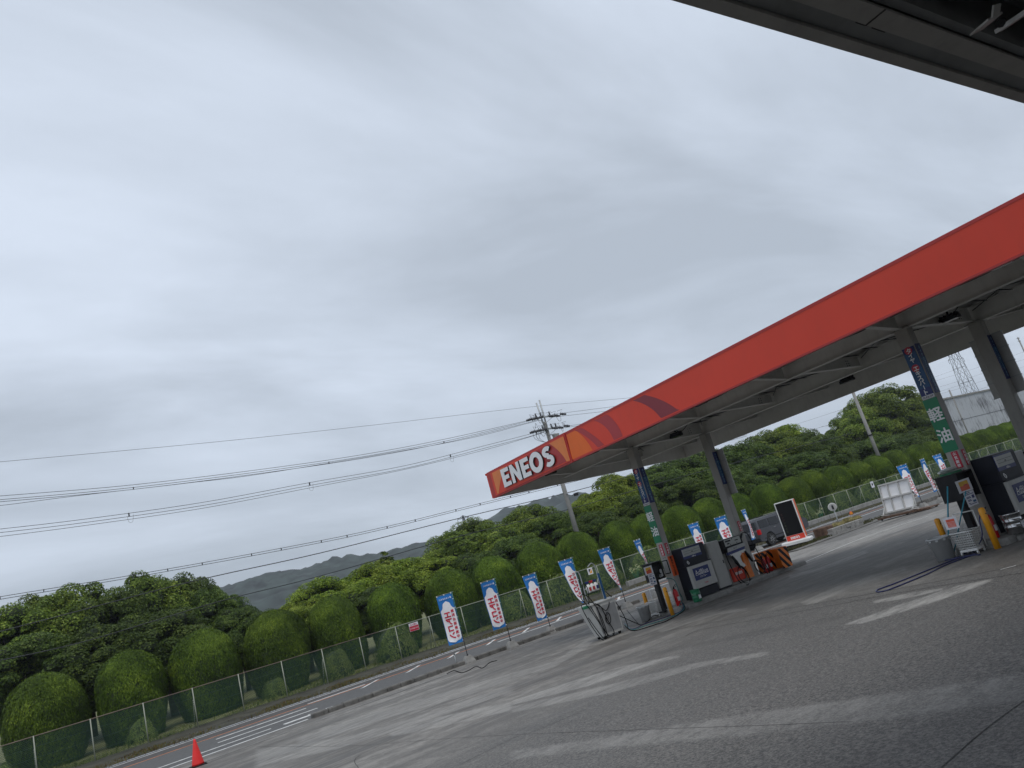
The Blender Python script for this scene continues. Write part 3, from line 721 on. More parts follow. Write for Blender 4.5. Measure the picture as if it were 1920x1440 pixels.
# ================================================================== OVERHEAD SHELTER above the camera
Z2 = 5.5
y0_ = 2.34
sh = empty('station_roof', (9, -2, 0), 'dark grey steel roof edge overhanging the top right corner', 'canopy')
def sb(m, name): o = m.build(name, sh); o.location = (-9, 2, 0); return o
m_sh = mat('shelter_brown_grey', (.36, .345, .32), .6, 0, .08, 2, dirt=.2)
m_sh2 = mat('shelter_dark_grey', (.22, .225, .22), .6, 0, .12, 2, dirt=.2)
b = MB(); b.box(-14, 34, 2.24, 2.34, Z2, Z2+.75, m_sh); b.box(-14, 34, 2.34, 2.36, Z2+.68, Z2+.76, m_sh); sb(b, 'fascia_board')
b = MB(); b.box(-14, 34, 2.10, 2.235, Z2+.03, Z2+.06, m_sh2); b.box(-14, 34, 1.94, 2.096, Z2+.01, Z2+.035, m_sh)
for k in range(14):
    x = -8.45+k*3.5
    b.box(x-.006, x+.006, 1.935, 2.10, Z2+.004, Z2+.0105, m_crack); b.box(x-.1, x+.02, 2.105, 2.115, Z2+.022, Z2+.03, m_crack); b.box(x+.12, x+.3, 2.105, 2.115, Z2+.022, Z2+.03, m_crack)
sb(b, 'soffit_trim')
b = MB(); b.box(-14, 34, 1.86, 2.236, Z2+.605, Z2+.67, m_sh2); b.box(-14, 34, 1.86, 1.935, Z2+.05, Z2+.60, m_sh2); b.box(-14, 34, -14, 1.86, Z2+.60, Z2+.66, m_sh2)
for k in range(60): b.box(-14, 34, 1.70-k*.26, 1.80-k*.26, Z2+.56, Z2+.599, m_sh2)
sb(b, 'roof_deck')
b = MB(); ibeam(b, (-14, 1.25, Z2+.28), (34, 1.25, Z2+.28), .5, .3, m_sh2); sb(b, 'main_beam')
b = MB(); ibeam(b, (-14, -3.2, Z2+.28), (34, -3.2, Z2+.28), .5, .3, m_sh2); sb(b, 'main_beam')
for x in (-7, -1.5, 4, 9.0, 14.5, 20):
    b = MB(); ibeam(b, (x, 1.84, Z2+.36), (x, -9, Z2+.36), .3, .16, m_sh2)
    b.slab([(x+.1, 1.2, Z2+.02), (x+.1, 1.5, Z2+.1), (x+.1, 1.84, Z2+.5), (x+.1, 1.2, Z2+.5)], (1,0,0), .012, m_sh2)
    b.bar((x, 1.3, Z2+.12), (x+1.4, -.2, Z2+.5), .06, .06, m_sh); b.bar((x-.1, 1.35, Z2+.1), (x-.1, 1.0, Z2-.0), .12, .01, m_sh)
    sb(b, 'cross_beam')
b = MB(); b.tube([(7.6, 1.45, Z2+.2), (7.6, 1.35, Z2+.6)], .03, m_sh, 8); b.tube([(-14, 1.5, Z2+.45), (34, 1.5, Z2+.45)], .02, m_sh, 6); sb(b, 'conduit')
def rp_(u, v, Y): q = onY(u, v, Y); return q
b = MB(); b.bar(rp_(1869,8,1.45), rp_(1866,32,1.5), .05, .02, m_sh); b.bar(rp_(1866,30,1.5), rp_(1830,60,1.8), .09, .015, m_sh); b.bar(rp_(1872,57,1.62), rp_(1930,18,1.3), .05, .03, m_sh)
b.tube([rp_(1878,40,1.5), rp_(1876,44,1.5)], .03, m_dark, 8); sb(b, 'bracket')
for x in (-8, 24):
    b = MB(); b.bbox(x, x+.3, -3.4, -3.1, .55, Z2+.1, m_sh, .02); sb(b, 'column')

# ================================================================== ISLAND OBJECTS
GR_D = 'urea dispensers'
def adblue(loc):
    e = empty('fluid_dispenser', loc, 'dark navy AdBlue dispenser with blue logo panel on the far pump island', 'fuel dispenser', GR_D)
    b = MB(); b.bbox(-.35, .75, 0, .55, .02, .26, m_navy, .02); b.box(-.35, -.32, .02, .55, .26, 1.0, m_navy); b.bbox(-.32, .72, .03, .52, .96, 1.02, m_navy, .01)
    b.bbox(-.35, .70, .0, .52, 1.02, 1.58, m_navy, .03); b.box(-.02, .06, .55, .62, .0, .4, m_navy); b.build('housing', e)
    b = MB(); b.bbox(-.32, .74, -.05, .50, .29, .985, m_grayw, .025); b.box(-.32, .74, -.052, -.05, .985, 1.02, m_navy)
    b.build('front_panel', e)
    b = MB(); b.box(-.18, .52, -.058, -.052, .52, .89, m_blue)
    b.text('AdBlue', (.17, -.062, .755), (1,0,0), (0,0,1), .20, m_letter, 0); b.box(-.12, .46, -.061, -.058, .665, .675, m_letter)
    b.text('アドブルー', (.20, -.062, .60), (1,0,0), (0,0,1), .065, m_letter, .01)
    b.text('Tokico', (.24, -.056, .40), (1,0,0), (0,0,1), .06, m_signred, .03); b.build('sign', e)
    b = MB(); b.box(-.34, .48, -.012, -.001, 1.22, 1.55, m_blue); b.box(-.30, .45, -.02, -.012, 1.30, 1.52, m_screen); b.box(-.335, -.30, -.024, -.012, 1.30, 1.52, m_grayw)
    for z in (1.37, 1.44): b.box(-.28, .43, -.022, -.0205, z, z+.006, m_dark)
    b.text('888', (.08, -.024, 1.40), (1,0,0), (0,0,1), .05, m_black, .02); b.text('AdBlue', (.1, -.018, 1.258), (1,0,0), (0,0,1), .06, m_letter, .01)
    b.build('display', e)
    b = MB(); b.tube(spline([(-.25, -.03, 1.16), (-.22, -.05, 1.10), (-.25, -.05, 1.06), (-.28, -.04, 1.11), (-.25, -.03, 1.16)]), .008, m_letter, 6); b.build('hook', e)
    return e
d1 = adblue((17.25, 17.25, .155))
dup(d1, (17.17, 7.62, .455), 'dark navy AdBlue dispenser on the near pump island at the right edge')

def cabinet(loc, label):
    e = empty('equipment_cabinet', loc, label, 'cabinet', 'plain grey cabinets beside the dispensers')
    b = MB(); b.bbox(-.28, .30, 0, .5, .06, 1.49, m_pumpgrey, .025); b.build('body', e)
    b = MB(); b.box(-.26, .28, .02, .48, 0, .06, m_dark); b.build('plinth', e)
    b = MB(); b.box(-.24, .26, -.004, -.001, .12, 1.43, m_pumpgrey); b.box(.20, .22, -.02, -.004, .75, .85, m_dark); b.build('door', e)
    return e
c1 = cabinet((18.38, 17.3, .155), 'plain light grey cabinet between the far dispenser and the hose pump')
dup(c1, (18.36, 7.8, .455), 'plain light grey cabinet behind the near dispenser at the right edge')

def diesel(loc, label):
    e = empty('fuel_pump', loc, label, 'fuel pump', 'hose pumps on the islands')
    b = MB(); b.bbox(-.44, .56, .12, .55, .0, 1.05, m_pumpgrey, .03); b.bbox(-.5, .56, .0, .5, 1.02, 1.43, m_black, .04); b.build('housing', e)
    b = MB(); b.box(-.34, .44, -.012, -.001, 1.20, 1.41, m_screen)
    for x, z, w_, h in ((-.30, 1.33, .26, .05), (-.24, 1.25, .12, .04), (.16, 1.30, .16, .03), (.02, 1.37, .05, .03), (.2, 1.22, .05, .02), (-.1, 1.21, .03, .03)): b.box(x, x+w_, -.016, -.0125, z, z+h, m_dark)
    b.build('display', e)
    b = MB(); b.slab([(-.4,-.02,1.02),(.5,-.02,1.05),(.52,-.02,1.16),(-.36,-.02,1.14)], (0,-1,0), .05, m_bin, m_dark); b.slab([(-.42,-.02,.93),(.44,-.02,.96),(.5,-.02,1.045),(-.4,-.02,1.015)], (0,-1,0), .03, m_blue)
    b.text('Ｎｏ７', (.0, -.074, 1.09), (1,0,0), (0,0,1), .06, m_black, .02); b.build('shelf', e)
    b = MB(); pts = [(-.34,.93),(.42,.96),(.42,.86),(.20,.86),(.06,.78),(.08,.62),(.22,.45),(.10,.44),(-.05,.52),(-.10,.66),(-.22,.80)]
    b.slab([(x, -.03, z) for x, z in pts][::-1], (0,-1,0), .06, m_white); b.build('nozzle_cover', e)
    b = MB(); b.bbox(-.42, .12, .02, .12, .08, .50, m_red, .02); b.box(-.42, .12, -.002, .02, .09, .48, m_red)
    eneos(b, (-.30, -.006, .27), (1,0,0), (0,0,1), (0,-1,0), .085, m_letter, m_letter, .003); b.build('front_panel', e)
    b = MB()
    for x in (.17, .30): b.slab([(x, -.02, .06), (x+.13, -.02, .06), (x+.10, -.02, .86), (x+.0, -.02, .90)], (0,-1,0), .07, m_guard)
    b.build('guard', e)
    b = MB(); b.bbox(.40, .56, .0, .12, .1, .66, m_grayw, .02); b.build('hose_box', e)
    for k, (p, q) in enumerate((((-.30, -.10, .88), (-.12, -.13, .44)), ((.36, -.10, .90), (.52, -.13, .52)))):
        b = MB(); b.tube([p, ((p[0]+q[0])/2-.02, -.13, (p[2]+q[2])/2), q], [.03, .055, .03], m_black, 8); b.tube([q, (q[0]+.09, -.12, q[2]-.05)], .014, m_chrome, 6)
        b.build('nozzle', e)
    b = MB(); b.tube(spline([(-.46,-.02,1.15),(-.50,-.06,.8),(-.44,-.10,.3),(-.36,-.14,.03),(-.16,-.2,-.10),(.06,-.16,.02),(.08,-.14,.26),(-.08,-.12,.50),(-.26,-.12,.42),(-.34,-.14,.2),(-.24,-.18,.0),(-.02,-.18,-.06),(.12,-.14,.06),(.04,-.12,.36),(-.06,-.12,.45)]), .015, m_rubber, 7)
    b.build('hose', e)
    b = MB(); b.bar((.50, .1, 1.2), (.72, .1, 1.44), .05, .05, m_black)
    b.tube(spline([(.72,.08,1.46),(.86,.0,1.40),(.92,-.05,1.0),(1.02,-.1,.5),(1.10,-.14,.1),(1.08,-.14,-.08),(.98,-.14,.02),(.80,-.13,.35),(.62,-.12,.50),(.56,-.13,.3),(.70,-.15,.08),(.90,-.15,.12),(.96,-.15,.30),(.80,-.13,.48),(.60,-.12,.52)]), .015, m_rubber, 7)
    b.build('hose', e)
    return e
p1 = diesel((19.25, 17.3, .155), 'black and grey diesel pump with looped hoses and orange guard')
dup(p1, (19.2, 7.8, .455), 'black fuel pump cut off by the right edge of the picture')

# striped guard at the island end with two extinguishers behind it
ba = empty('island_barrier', (20.82, 17.25, .15), 'orange and black striped steel guard at the end of the pump island', 'barrier')
b = MB()

def stripes(b, O, xd, Wd, Hh, sk, th, nrm):
    O = Vector(O); xd = Vector(xd).normalized(); u = Vector((0,0,1)); k = -6
    def cut(P, f, x_):
        o_ = []
        for i in range(len(P)):
            A_, B_ = P[i], P[(i+1) % len(P)]
            if f(A_): o_.append(A_)
            if f(A_) != f(B_): o_.append((x_, A_[1]+(B_[1]-A_[1])*(x_-A_[0])/(B_[0]-A_[0])))
        return o_
    for k in range(-8, 12):
        q0, q1 = k*.15, (k+1)*.15; poly = [(q0, Hh), (q1, Hh), (q1+sk, 0), (q0+sk, 0)]
        poly = cut(poly, lambda P_: P_[0] >= 0, 0)
        if len(poly) > 2: poly = cut(poly, lambda P_: P_[0] <= Wd, Wd)
        if len(poly) > 2: b.slab([O+xd*x+u*z for x, z in poly][::-1], nrm, th, m_guard if k % 2 else m_black)
b = MB(); stripes(b, (-.42, .34, 0), (1,0,0), .90, .66, .6, .012, (0,-1,0)); b.build('striped_plate', ba)
b = MB(); stripes(b, (.02, -.30, 0), (1,0,0), .50, .64, .55, .012, (0,-1,0)); b.build('striped_plate', ba)
b = MB(); b.box(.49, .51, -.29, .34, .0, .64, m_guard); b.bar((-.42,.33,.665), (.5,.33,.665), .03, .02, m_guard); b.bar((.5,.33,.665), (.5,-.30,.65), .03, .02, m_guard); b.build('frame', ba)
GX = 'red fire extinguishers standing by the pumps'
def extinguisher(loc, label):
    e = empty('fire_extinguisher', loc, label, 'fire extinguisher', GX)
    b = MB(); b.lathe([(.075,0),(.08,.02),(.08,.40),(.05,.47),(.025,.49)], m_extred, n=16); b.box(-.05, .05, -.083, -.078, .14, .26, m_paper); b.build('cylinder', e)
    b = MB(); b.lathe([(.02,.49),(.025,.53),(.02,.56)], m_black, n=10); b.bar((0,0,.56), (.12,0,.62), .02, .01, m_black); b.bar((0,0,.54), (.11,0,.55), .02, .01, m_black); b.build('valve', e)
    b = MB(); b.tube(spline([(0,-.02,.53),(-.09,-.04,.50),(-.11,-.04,.30),(-.1,-.03,.12)]), .01, m_rubber, 6); b.build('hose', e)
    return e
x1_ = extinguisher((20.50, 17.38, .155), 'left of the two fire extinguishers behind the striped guard')
dup(x1_, (20.74, 17.38, .155), 'right of the two fire extinguishers behind the striped guard')
dup(x1_, (16.30, 17.42, .155), 'fire extinguisher with white label beside the yellow bollard at the far island')
dup(x1_, (16.30, 7.95, .455), 'red fire extinguisher half hidden behind the yellow bollard at the near island')

# bollards
def bollard(loc, h, label):
    e = empty('bollard', loc, label, 'bollard', 'yellow steel bollards at the island ends')
    b = MB(); b.lathe([(.062,0),(.062,h-.04),(.05,h-.012),(.02,h)], m_yellow, n=18); b.build('post', e)
    b = MB(); b.bar((-.035,-.055,h-.13), (.0,-.067,h-.13), .008, .015, m_dark); b.build('bolt', e)
    return e
bl = bollard((15.66, 17.12, 0.0), .82, 'yellow bollard at the left end of the far pump island')
dup(bl, (16.45, 19.0, -.055), 'yellow bollard behind the grey bucket at the far pump island').scale = (1, 1, .92)
dup(bl, (15.74, 7.72, .32), 'yellow bollard in front of the column on the near pump island')
dup(bl, (16.9, 9.28, .265), 'yellow bollard standing behind the near grey bucket with teal mops').scale = (1, 1, .92)

# payment terminals on posts
def terminal(loc, label, big):
    e = empty('payment_terminal', loc, label, 'payment terminal', 'card terminals on posts')
    k = 1.0; W = .38 if not big else .66; H = .52 if not big else .52
    b = MB(); b.bbox(-.07, .07, .1, .24, -.02, .93, m_dark, .01); b.bbox(-.15, .15, .05, .3, -.02, .02, m_dark, .01); b.build('post', e)
    b = MB(); b.bbox(-W/2, W/2, 0, .34, .93, .93+H, m_black, .02); b.box(-W/2-.01, W/2+.01, -.10, .36, .93+H, .95+H, m_dark)
    b.box(-W/2-.014, -W/2-.002, -.10, .34, .93, .93+H, m_dark); b.box(W/2+.002, W/2+.014, -.10, .34, .93, .93+H, m_dark); b.build('housing', e)
    b = MB(); b.box(-.12, .08, -.008, -.001, 1.16, 1.34, m_dark); b.slab([(-.10,-.002,.97),(.16,-.002,.97),(.14,-.04,1.10),(-.08,-.04,1.10)][::1], (0,-1,0), .02, m_dark)
    for i in range(3):
        for j in range(3): b.box(.0+i*.04, .025+i*.04, -.064, -.06, .99+j*.03, 1.01+j*.03, m_bin)
    b.build('keypad', e)
    b = MB(); b.bbox(.10, .18, -.06, -.002, 1.0, 1.22, m_bin, .02); b.build('handset', e)
    return e
def paper(name, O, xd, w_, h, label, kind):
    xd = Vector(xd); n = xd.cross(Vector((0,0,1))); O = Vector(O); b = MB(); u = Vector((0,0,1))
    def R(x0, x1, z0, z1, m, off=.003, th=.002): b.slab([O+xd*x0+u*z0+n*off, O+xd*x1+u*z0+n*off, O+xd*x1+u*z1+n*off, O+xd*x0+u*z1+n*off], n, th, m)
    R(-w_/2, w_/2, 0, h, m_paper)
    if kind == 'fire':
        R(-w_*.32, w_*.32, h*.5, h*.86, mat('print_yellow', srgb(224, 176, 60), .6), .0055, .001); R(-w_*.32, w_*.32, h*.12, h*.5, m_signorange, .0055, .001)
        for i in range(4): R(-w_*.32, w_*.32, h*(.16+.09*i), h*(.18+.09*i), m_extred, .0068, .0007)
        R(-w_*.05, w_*.25, h*.5, h*.58, m_extred, .0068, .0007)
    if kind == 'fire2':
        R(-w_*.32, w_*.32, h*.14, h*.82, mat('print_salmon', srgb(224, 96, 70), .6), .0055, .001)
        for i in range(5): R(-w_*.32, w_*.32, h*(.18+.1*i), h*(.2+.1*i), m_paper, .0068, .0007)
    if kind == 'text':
        for z, x0, x1 in ((.9,-.4,.1),(.8,-.4,.4),(.62,-.4,.0),(.55,-.4,.05),(.42,-.35,-.05),(.35,-.35,.0),(.2,-.4,-.2),(.12,-.3,.4)): R(w_*x0, w_*x1, h*z, h*(z+.045), m_blue, .0055, .001)
        R(w_*.15, w_*.38, h*.5, h*.72, m_blue, .0055, .001); R(w_*.1, w_*.4, h*.22, h*.36, m_teal, .0055, .001)
    o = b.build(name, label=label, cat='notice')
    return o
t1 = terminal((16.02, 17.62, .10), 'small black card terminal on a post beside the far orange sign column', False)
t2 = terminal((16.14, 8.05, .42), 'wide black card terminal on a post beside the near sign column', True)
paper('notice', (15.60, 17.49, 1.27), (1,0,0), .33, .24, 'white notice with a small orange picture left of the far card terminal', 'fire')
paper('notice', (15.64, 17.49, .94), (1,0,0), .26, .32, 'white notice with blue print below the far orange picture notice', 'text')
paper('notice', (15.90, 7.93, 1.49), (1,0,0), .58, .25, 'white notice with a yellow and orange picture on the near card terminal', 'fire')
paper('notice', (15.93, 7.92, 1.19), (1,0,0), .42, .29, 'white sheet of blue print hanging below the near picture notice', 'text')
b = MB(); r = random.Random(5)                                     # crumpled bag on the wide terminal
ring = 14; pr = []
for j in range(9):
    t = j/8; rad = .085*math.sin(math.pi*min(.97, max(.04, t)))**.5
    for k in range(ring):
        a = 2*math.pi*k/ring; q = rad*(1+r.uniform(-.22, .22)); pr.append((-.42+.78*t, q*math.cos(a)*.9+.02, .075+q*.62*math.sin(a)))
b.add(pr, [(j*ring+k, j*ring+(k+1)%ring, (j+1)*ring+(k+1)%ring, (j+1)*ring+k) for j in range(8) for k in range(ring)], m_bag)
b.poly(pr[:ring][::-1], m_bag); b.poly(pr[-ring:], m_bag)
b.build('plastic_bag', loc=(16.14, 8.2, 1.90), label='crumpled clear plastic bag lying on top of the near card terminal', cat='bag')
b = MB(); b.bbox(-.24, .24, -.12, .12, 0, .04, m_pail, .01); b.build('tray', loc=(16.14, 8.2, 1.892), label='thin green tray under the plastic bag on the near terminal', cat='tray')

# buckets, basket carts, pails, mops
def bucket(loc, r_, h, label):
    e = empty('bucket', loc, label, 'bucket', 'grey plastic buckets by the islands')
    b = MB(); b.lathe([(r_*.80,0),(r_*.98,h*.93),(r_*1.10,h*.94),(r_*1.10,h),(r_*.97,h),(r_*.78,.03)], m_bin, n=24); b.build('tub', e)
    b = MB()
    for k in range(10):
        a = 2*math.pi*k/10; b.box(-.025, .025, r_*.96, r_*1.09, h*.86, h*.935, m_bin, Matrix.Rotation(a, 3, 'Z').to_4x4())
    b.build('rim_ribs', e); return e
bR = G(1740+275/7.2, 860+1372/7.2); bR = Vector((bR.x+.17, bR.y+.12, gz(bR.y)))
k1 = bucket(bR, .22, .46, 'large grey bucket holding two teal mop handles at the near pump island')
b1 = G(1180+560/16, 1090+1185/16); dup(k1, Vector((b1.x+.08, b1.y+.14, -.02)), 'smaller grey bucket beside the white basket cart at the far pump island').scale = (.86, .86, .95)
def mop(name, base, u, v, rr, label):
    d = ray(u, v); ztop = HT(base, u, v); t = base.x/d.x
    top = Vector((d.x*t, d.y*t, EYE+d.z*t))
    b = MB(); b.tube([base+Vector((0,0,.06)), top], rr, m_mop, 8); o = b.build(name, label=label, cat='mop'); return o
mop('mop', bR+Vector((.02,-.06,0)), 1776.5, 912, .016, 'left upright teal mop handle standing in the near grey bucket')
mop('mop', bR+Vector((.10,-.12,0)), 1811, 921, .013, 'slanting teal mop handle leaning towards the near card terminal')
q0, q1_ = G(1740+440/7.2, 860+1330/7.2), G(1740+690/7.2, 860+1280/7.2)
def basket(loc, rz, label, wd=.40):
    e = empty('basket_cart', loc, label, 'basket cart', 'white plastic basket carts')
    b = MB(); dpt = .36
    # woven basket walls: two lattices of bars on each side; local x = width, -y = front
    def wall(a0, a1, t0, t1, nv=9, nh=8):
        a0, a1, t0, t1 = map(Vector, (a0, a1, t0, t1))
        for i in range(nv+1): f = i/nv; b.bar(a0.lerp(a1, f), t0.lerp(t1, f), .010, .006, m_basket)
        for j in range(nh+1): g_ = j/nh; b.bar(a0.lerp(t0, g_), a1.lerp(t1, g_), .006, .012, m_basket)
    z0, z1 = .10, .46; i_ = .04
    wall((-wd/2+i_,-dpt/2+i_,z0),(wd/2-i_,-dpt/2+i_,z0),(-wd/2,-dpt/2,z1),(wd/2,-dpt/2,z1)); wall((-wd/2+i_,dpt/2-i_,z0),(wd/2-i_,dpt/2-i_,z0),(-wd/2,dpt/2,z1),(wd/2,dpt/2,z1))
    wall((-wd/2+i_,-dpt/2+i_,z0),(-wd/2+i_,dpt/2-i_,z0),(-wd/2,-dpt/2,z1),(-wd/2,dpt/2,z1)); wall((wd/2-i_,-dpt/2+i_,z0),(wd/2-i_,dpt/2-i_,z0),(wd/2,-dpt/2,z1),(wd/2,dpt/2,z1))
    b.bbox(-wd/2+.03, wd/2-.03, -dpt/2+.03, dpt/2-.03, .07, .11, m_white, .01); b.build('basket', e)
    b = MB()
    loop = [(-wd/2-.01,-dpt/2-.01,z1),(wd/2+.01,-dpt/2-.01,z1),(wd/2+.01,dpt/2+.01,z1),(-wd/2-.01,dpt/2+.01,z1),(-wd/2-.01,-dpt/2-.01,z1)]
    b.tube(loop, .013, m_white, 8); b.build('rim', e)
    b = MB()
    for x in (-wd/2, wd/2): b.tube([(x, dpt/2, .08), (x, dpt/2+.03, .80)], .012, m_white, 8)
    b.tube([(-wd/2, dpt/2+.03, .80), (wd/2, dpt/2+.03, .80)], .012, m_white, 8); b.build('handle', e)
    for x in (-wd/2+.05, wd/2-.05):
        for y in (-dpt/2+.05, dpt/2-.05):
            b = MB(); b.tube([(x-.012, y, .035), (x+.012, y, .035)], .033, m_white, 12); b.bar((x, y, .04), (x, y, .08), .02, .02, m_white); b.build('castor', e)
    return e
mid = (q0+q1_)/2
bk = basket(Vector((mid.x+.18, mid.y, gz(mid.y))), math.radians(-90), 'white lattice basket cart beside the near grey bucket', .42); bk.rotation_euler = (0, 0, math.radians(-90))
mm_ = G(1180+850/16, 1090+1060/16); dup(bk, Vector((mm_.x+.1, mm_.y+.05, gz(mm_.y))), 'white basket cart between the far grey bucket and the terminal post', math.radians(-80))
paper('notice', Vector((mid.x-.03, mid.y+.08, gz(mid.y)+.56)), (0,-1,0), .27, .24, 'white notice with a salmon print hung on the near basket cart', 'fire2')
def pail(loc, label, m):
    e = empty('pail', loc, label, 'pail', 'round metal pails on the islands')
    b = MB(); b.lathe([(.13,0),(.135,.02),(.135,.12),(.14,.125),(.135,.13),(.135,.22),(.14,.225),(.135,.23),(.14,.33),(.147,.335),(.147,.36),(.13,.36)], m, n=24); b.build('body', e)
    b = MB(); b.tube(spline([(-.145,0,.30),(-.17,-.05,.22),(0,-.17,.20),(.17,-.05,.22),(.145,0,.30)]), .005, m_chrome, 6); b.build('handle', e)
    b = MB(); b.box(-.05, .05, -.1385, -.136, .08, .2, m_paper); b.build('sticker', e); return e
pail((16.74, 17.05, .12), 'green metal pail at the foot of the far dispenser', m_pail)
pail((16.50, 7.62, .45), 'silver steel pail at the foot of the near dispenser', m_chrome).scale = (1.3, 1.3, 1.15)

def hose(pts, rr, m, label, grp=None):
    b = MB(); b.tube(spline(pts, 6), rr, m, 7); return b.build('hose', label=label, cat='hose', group=grp)
def gh(u, v, h=.012): p = G(u, v); return Vector((p.x, p.y, gz(p.y)+h))
hose([gh(1838,1041), gh(1818,1044), gh(1770,1062), gh(1738,1078), gh(1680,1102), gh(1660,1109), gh(1646,1111), gh(1646,1107), gh(1676,1096), gh(1711,1082), gh(1760,1062), gh(1800,1047), gh(1830,1040), gh(1812,1038), gh(1790,1048)], .013, m_hoseb, 'navy blue hose looped across the yard from the near basket cart')
hose([gh(838,1264), gh(852,1258), gh(866,1262), gh(880,1257), gh(893,1250), gh(905,1253), gh(918,1243), gh(932,1239)], .012, m_rubber, 'black cable snaking along the kerb by the leftmost banner foot')
hose([Vector((15.95, 7.75, 1.1)), Vector((15.7, 7.8, .95)), Vector((15.6, 7.85, .6)), gh(1824,1036), gh(1800,1046), gh(1770,1052), gh(1764,1051)], .012, m_hoseb, 'navy hose hanging from the near terminal down past the basket cart')
for i, (m, lb) in enumerate(((m_hoseb, 'navy hose on the ground between the wash cart and far island'), (m_hoset, 'teal hose on the ground between the wash cart and far island'), (m_rubber, 'black hose on the ground between the wash cart and far island'))):
    o = i*4
    hose([gh(1172, 1170+o*.6, .03), gh(1186, 1180+o*.4), gh(1210, 1170+o), gh(1235, 1162+o), gh(1250, 1157+o), Vector((15.95, 17.0-.05*i, .05)), Vector((16.3, 17.25, .22))], .013, m, lb)
hose([Vector((16.15,17.45,1.02)), Vector((16.35,17.35,.9)), Vector((16.45,17.4,.5)), Vector((16.5,17.42,.3)), Vector((16.1,17.2,.17)), Vector((15.95,17.0,.03)), gh(1262,1158)], .014, m_hoset, 'teal hose hanging beside the far column and fire extinguisher')
hose([gh(1180,1160,.3), gh(1192,1168,.1), gh(1200,1172), gh(1212,1168), gh(1226,1158,.05), gh(1240,1155)], .011, m_rubber, 'black hose curling from the wash cart towards the far bucket')
hose([gh(1815,1024,.25), gh(1822,1015,.5), gh(1832,985,.55), gh(1836,1010,.3), gh(1842,1022,.1), gh(1852,1022,.1)], .009, m_grayw, 'pale hose coil behind the near yellow bollard')

# wash cart in the yard
wc = empty('wash_cart', (13.32, 17.52, -.01), 'grey wheeled car wash cart draped with black hoses in the yard', 'wash cart')
b = MB()
v = [(0,0,.10),(.74,0,.10),(.74,.40,.10),(0,.35,.10),(0,-.0,1.0),(.74,0,1.0),(.74,.52,1.0),(-.12,.50,1.0),(-.10,.0,1.0)]
b.add([(0,0,.08),(.74,0,.08),(.74,.45,.08),(.0,.40,.08),(-.12,0,.97),(.74,0,.97),(.74,.60,.97),(-.20,.60,.97)], [(0,3,2,1),(4,5,6,7),(0,1,5,4),(1,2,6,5),(2,3,7,6),(3,0,4,7)], m_grayw)
b.box(-.16, .76, -.02, .62, .97, 1.0, m_grayw); b.box(-.075, -.062, .12, .44, .88, .95, m_dark); b.build('body', wc)
b = MB(); b.box(.0, .70, -.01, -.001, .15, .88, mat('cart_shaded_grey', (.25,.255,.26), .5, 0, .12, 3, dirt=.3)); b.build('front_panel', wc)  # front in a darker grey: the shade on this side is painted
b = MB(); b.tube(spline([(.22,-.02,.55),(.30,-.025,.66),(.38,-.025,.6),(.36,-.025,.42),(.27,-.025,.36),(.2,-.02,.45),(.22,-.02,.55)]), .012, m_dark, 6)
for k in range(3): b.bar((.23+.04*k,-.015,.42), (.23+.05*k,-.015,.62), .01, .01, m_dark)
b.build('emblem', wc)
for x in (.08, .62):
    for y in (.06, .36):
        b = MB(); b.tube([(x, y-.015, .045), (x, y+.015, .045)], .045, m_rubber, 12); b.bar((x, y, .05), (x, y, .1), .03, .03, m_dark); b.build('castor', wc)
b = MB(); b.tube(spline([(.0,.3,.97),(.0,.3,1.45),(.0,.3,1.84),(-.07,.3,1.96),(-.24,.3,1.90)]), [.016]*25, m_galv, 8); b.build('hose_mast', wc)
b = MB(); b.tube(spline([(.62,.3,.97),(.62,.3,1.55),(.62,.3,1.95),(.52,.3,2.07),(.36,.3,2.0)]), [.018]*25, m_galv, 8); b.bbox(.61, .68, .26, .33, .9, 1.75, m_teal, .01); b.build('hose_mast', wc)
b = MB(); b.tube([(.0,.3,1.42),(.62,.3,1.50)], .01, m_white, 6); b.tube([(.62,.3,1.62),(.45,.25,1.45)], .008, m_white, 6); b.box(.1, .56, .18, .40, 1.285, 1.295, m_dark); b.build('bottle_rack', wc)
for pts in ([(.0,.25,1.02),(.06,.2,1.40),(.0,.2,1.58),(-.12,.15,1.55),(-.18,.1,1.2),(-.06,-.02,.6),(.0,-.08,.1),(-.08,-.12,.02),(-.2,-.1,.2),(-.36,.0,.7)], [(.0,.3,1.02),(-.3,.2,1.05),(-.38,.1,.9),(-.30,.0,.4),(-.18,-.1,.04),(-.04,-.12,.02),(.05,-.1,.15),(.02,-.08,.7),(-.10,.0,1.15),(-.22,.1,1.32),(-.3,.15,1.25),(-.22,.0,.9),(-.05,-.12,.3),(.05,-.14,.05)],
            [(.62,.28,.98),(.5,-.02,.9),(.3,-.04,.72),(.15,-.05,.85),(.0,-.02,1.0)], [(.0,.2,1.05),(.12,-.05,.9),(.22,-.06,.5),(.32,-.08,.15),(.2,-.12,.04),(.06,-.12,.1),(.0,-.1,.3),(.02,-.04,.9)],
            [(.66,.2,1.2),(.8,.1,.9),(.95,.1,.5),(1.0,.1,.2),(.98,.1,.03)], [(.74,.1,.5),(.9,.0,.35),(1.1,-.02,.2),(1.35,-.05,.03)]):
    b = MB(); b.tube(spline(pts), .012, m_rubber, 7); b.build('hose', wc)
b = MB(); b.bbox(-.34, -.12, .1, .2, .92, 1.0, m_pail, .02); b.build('spray_gun', wc)
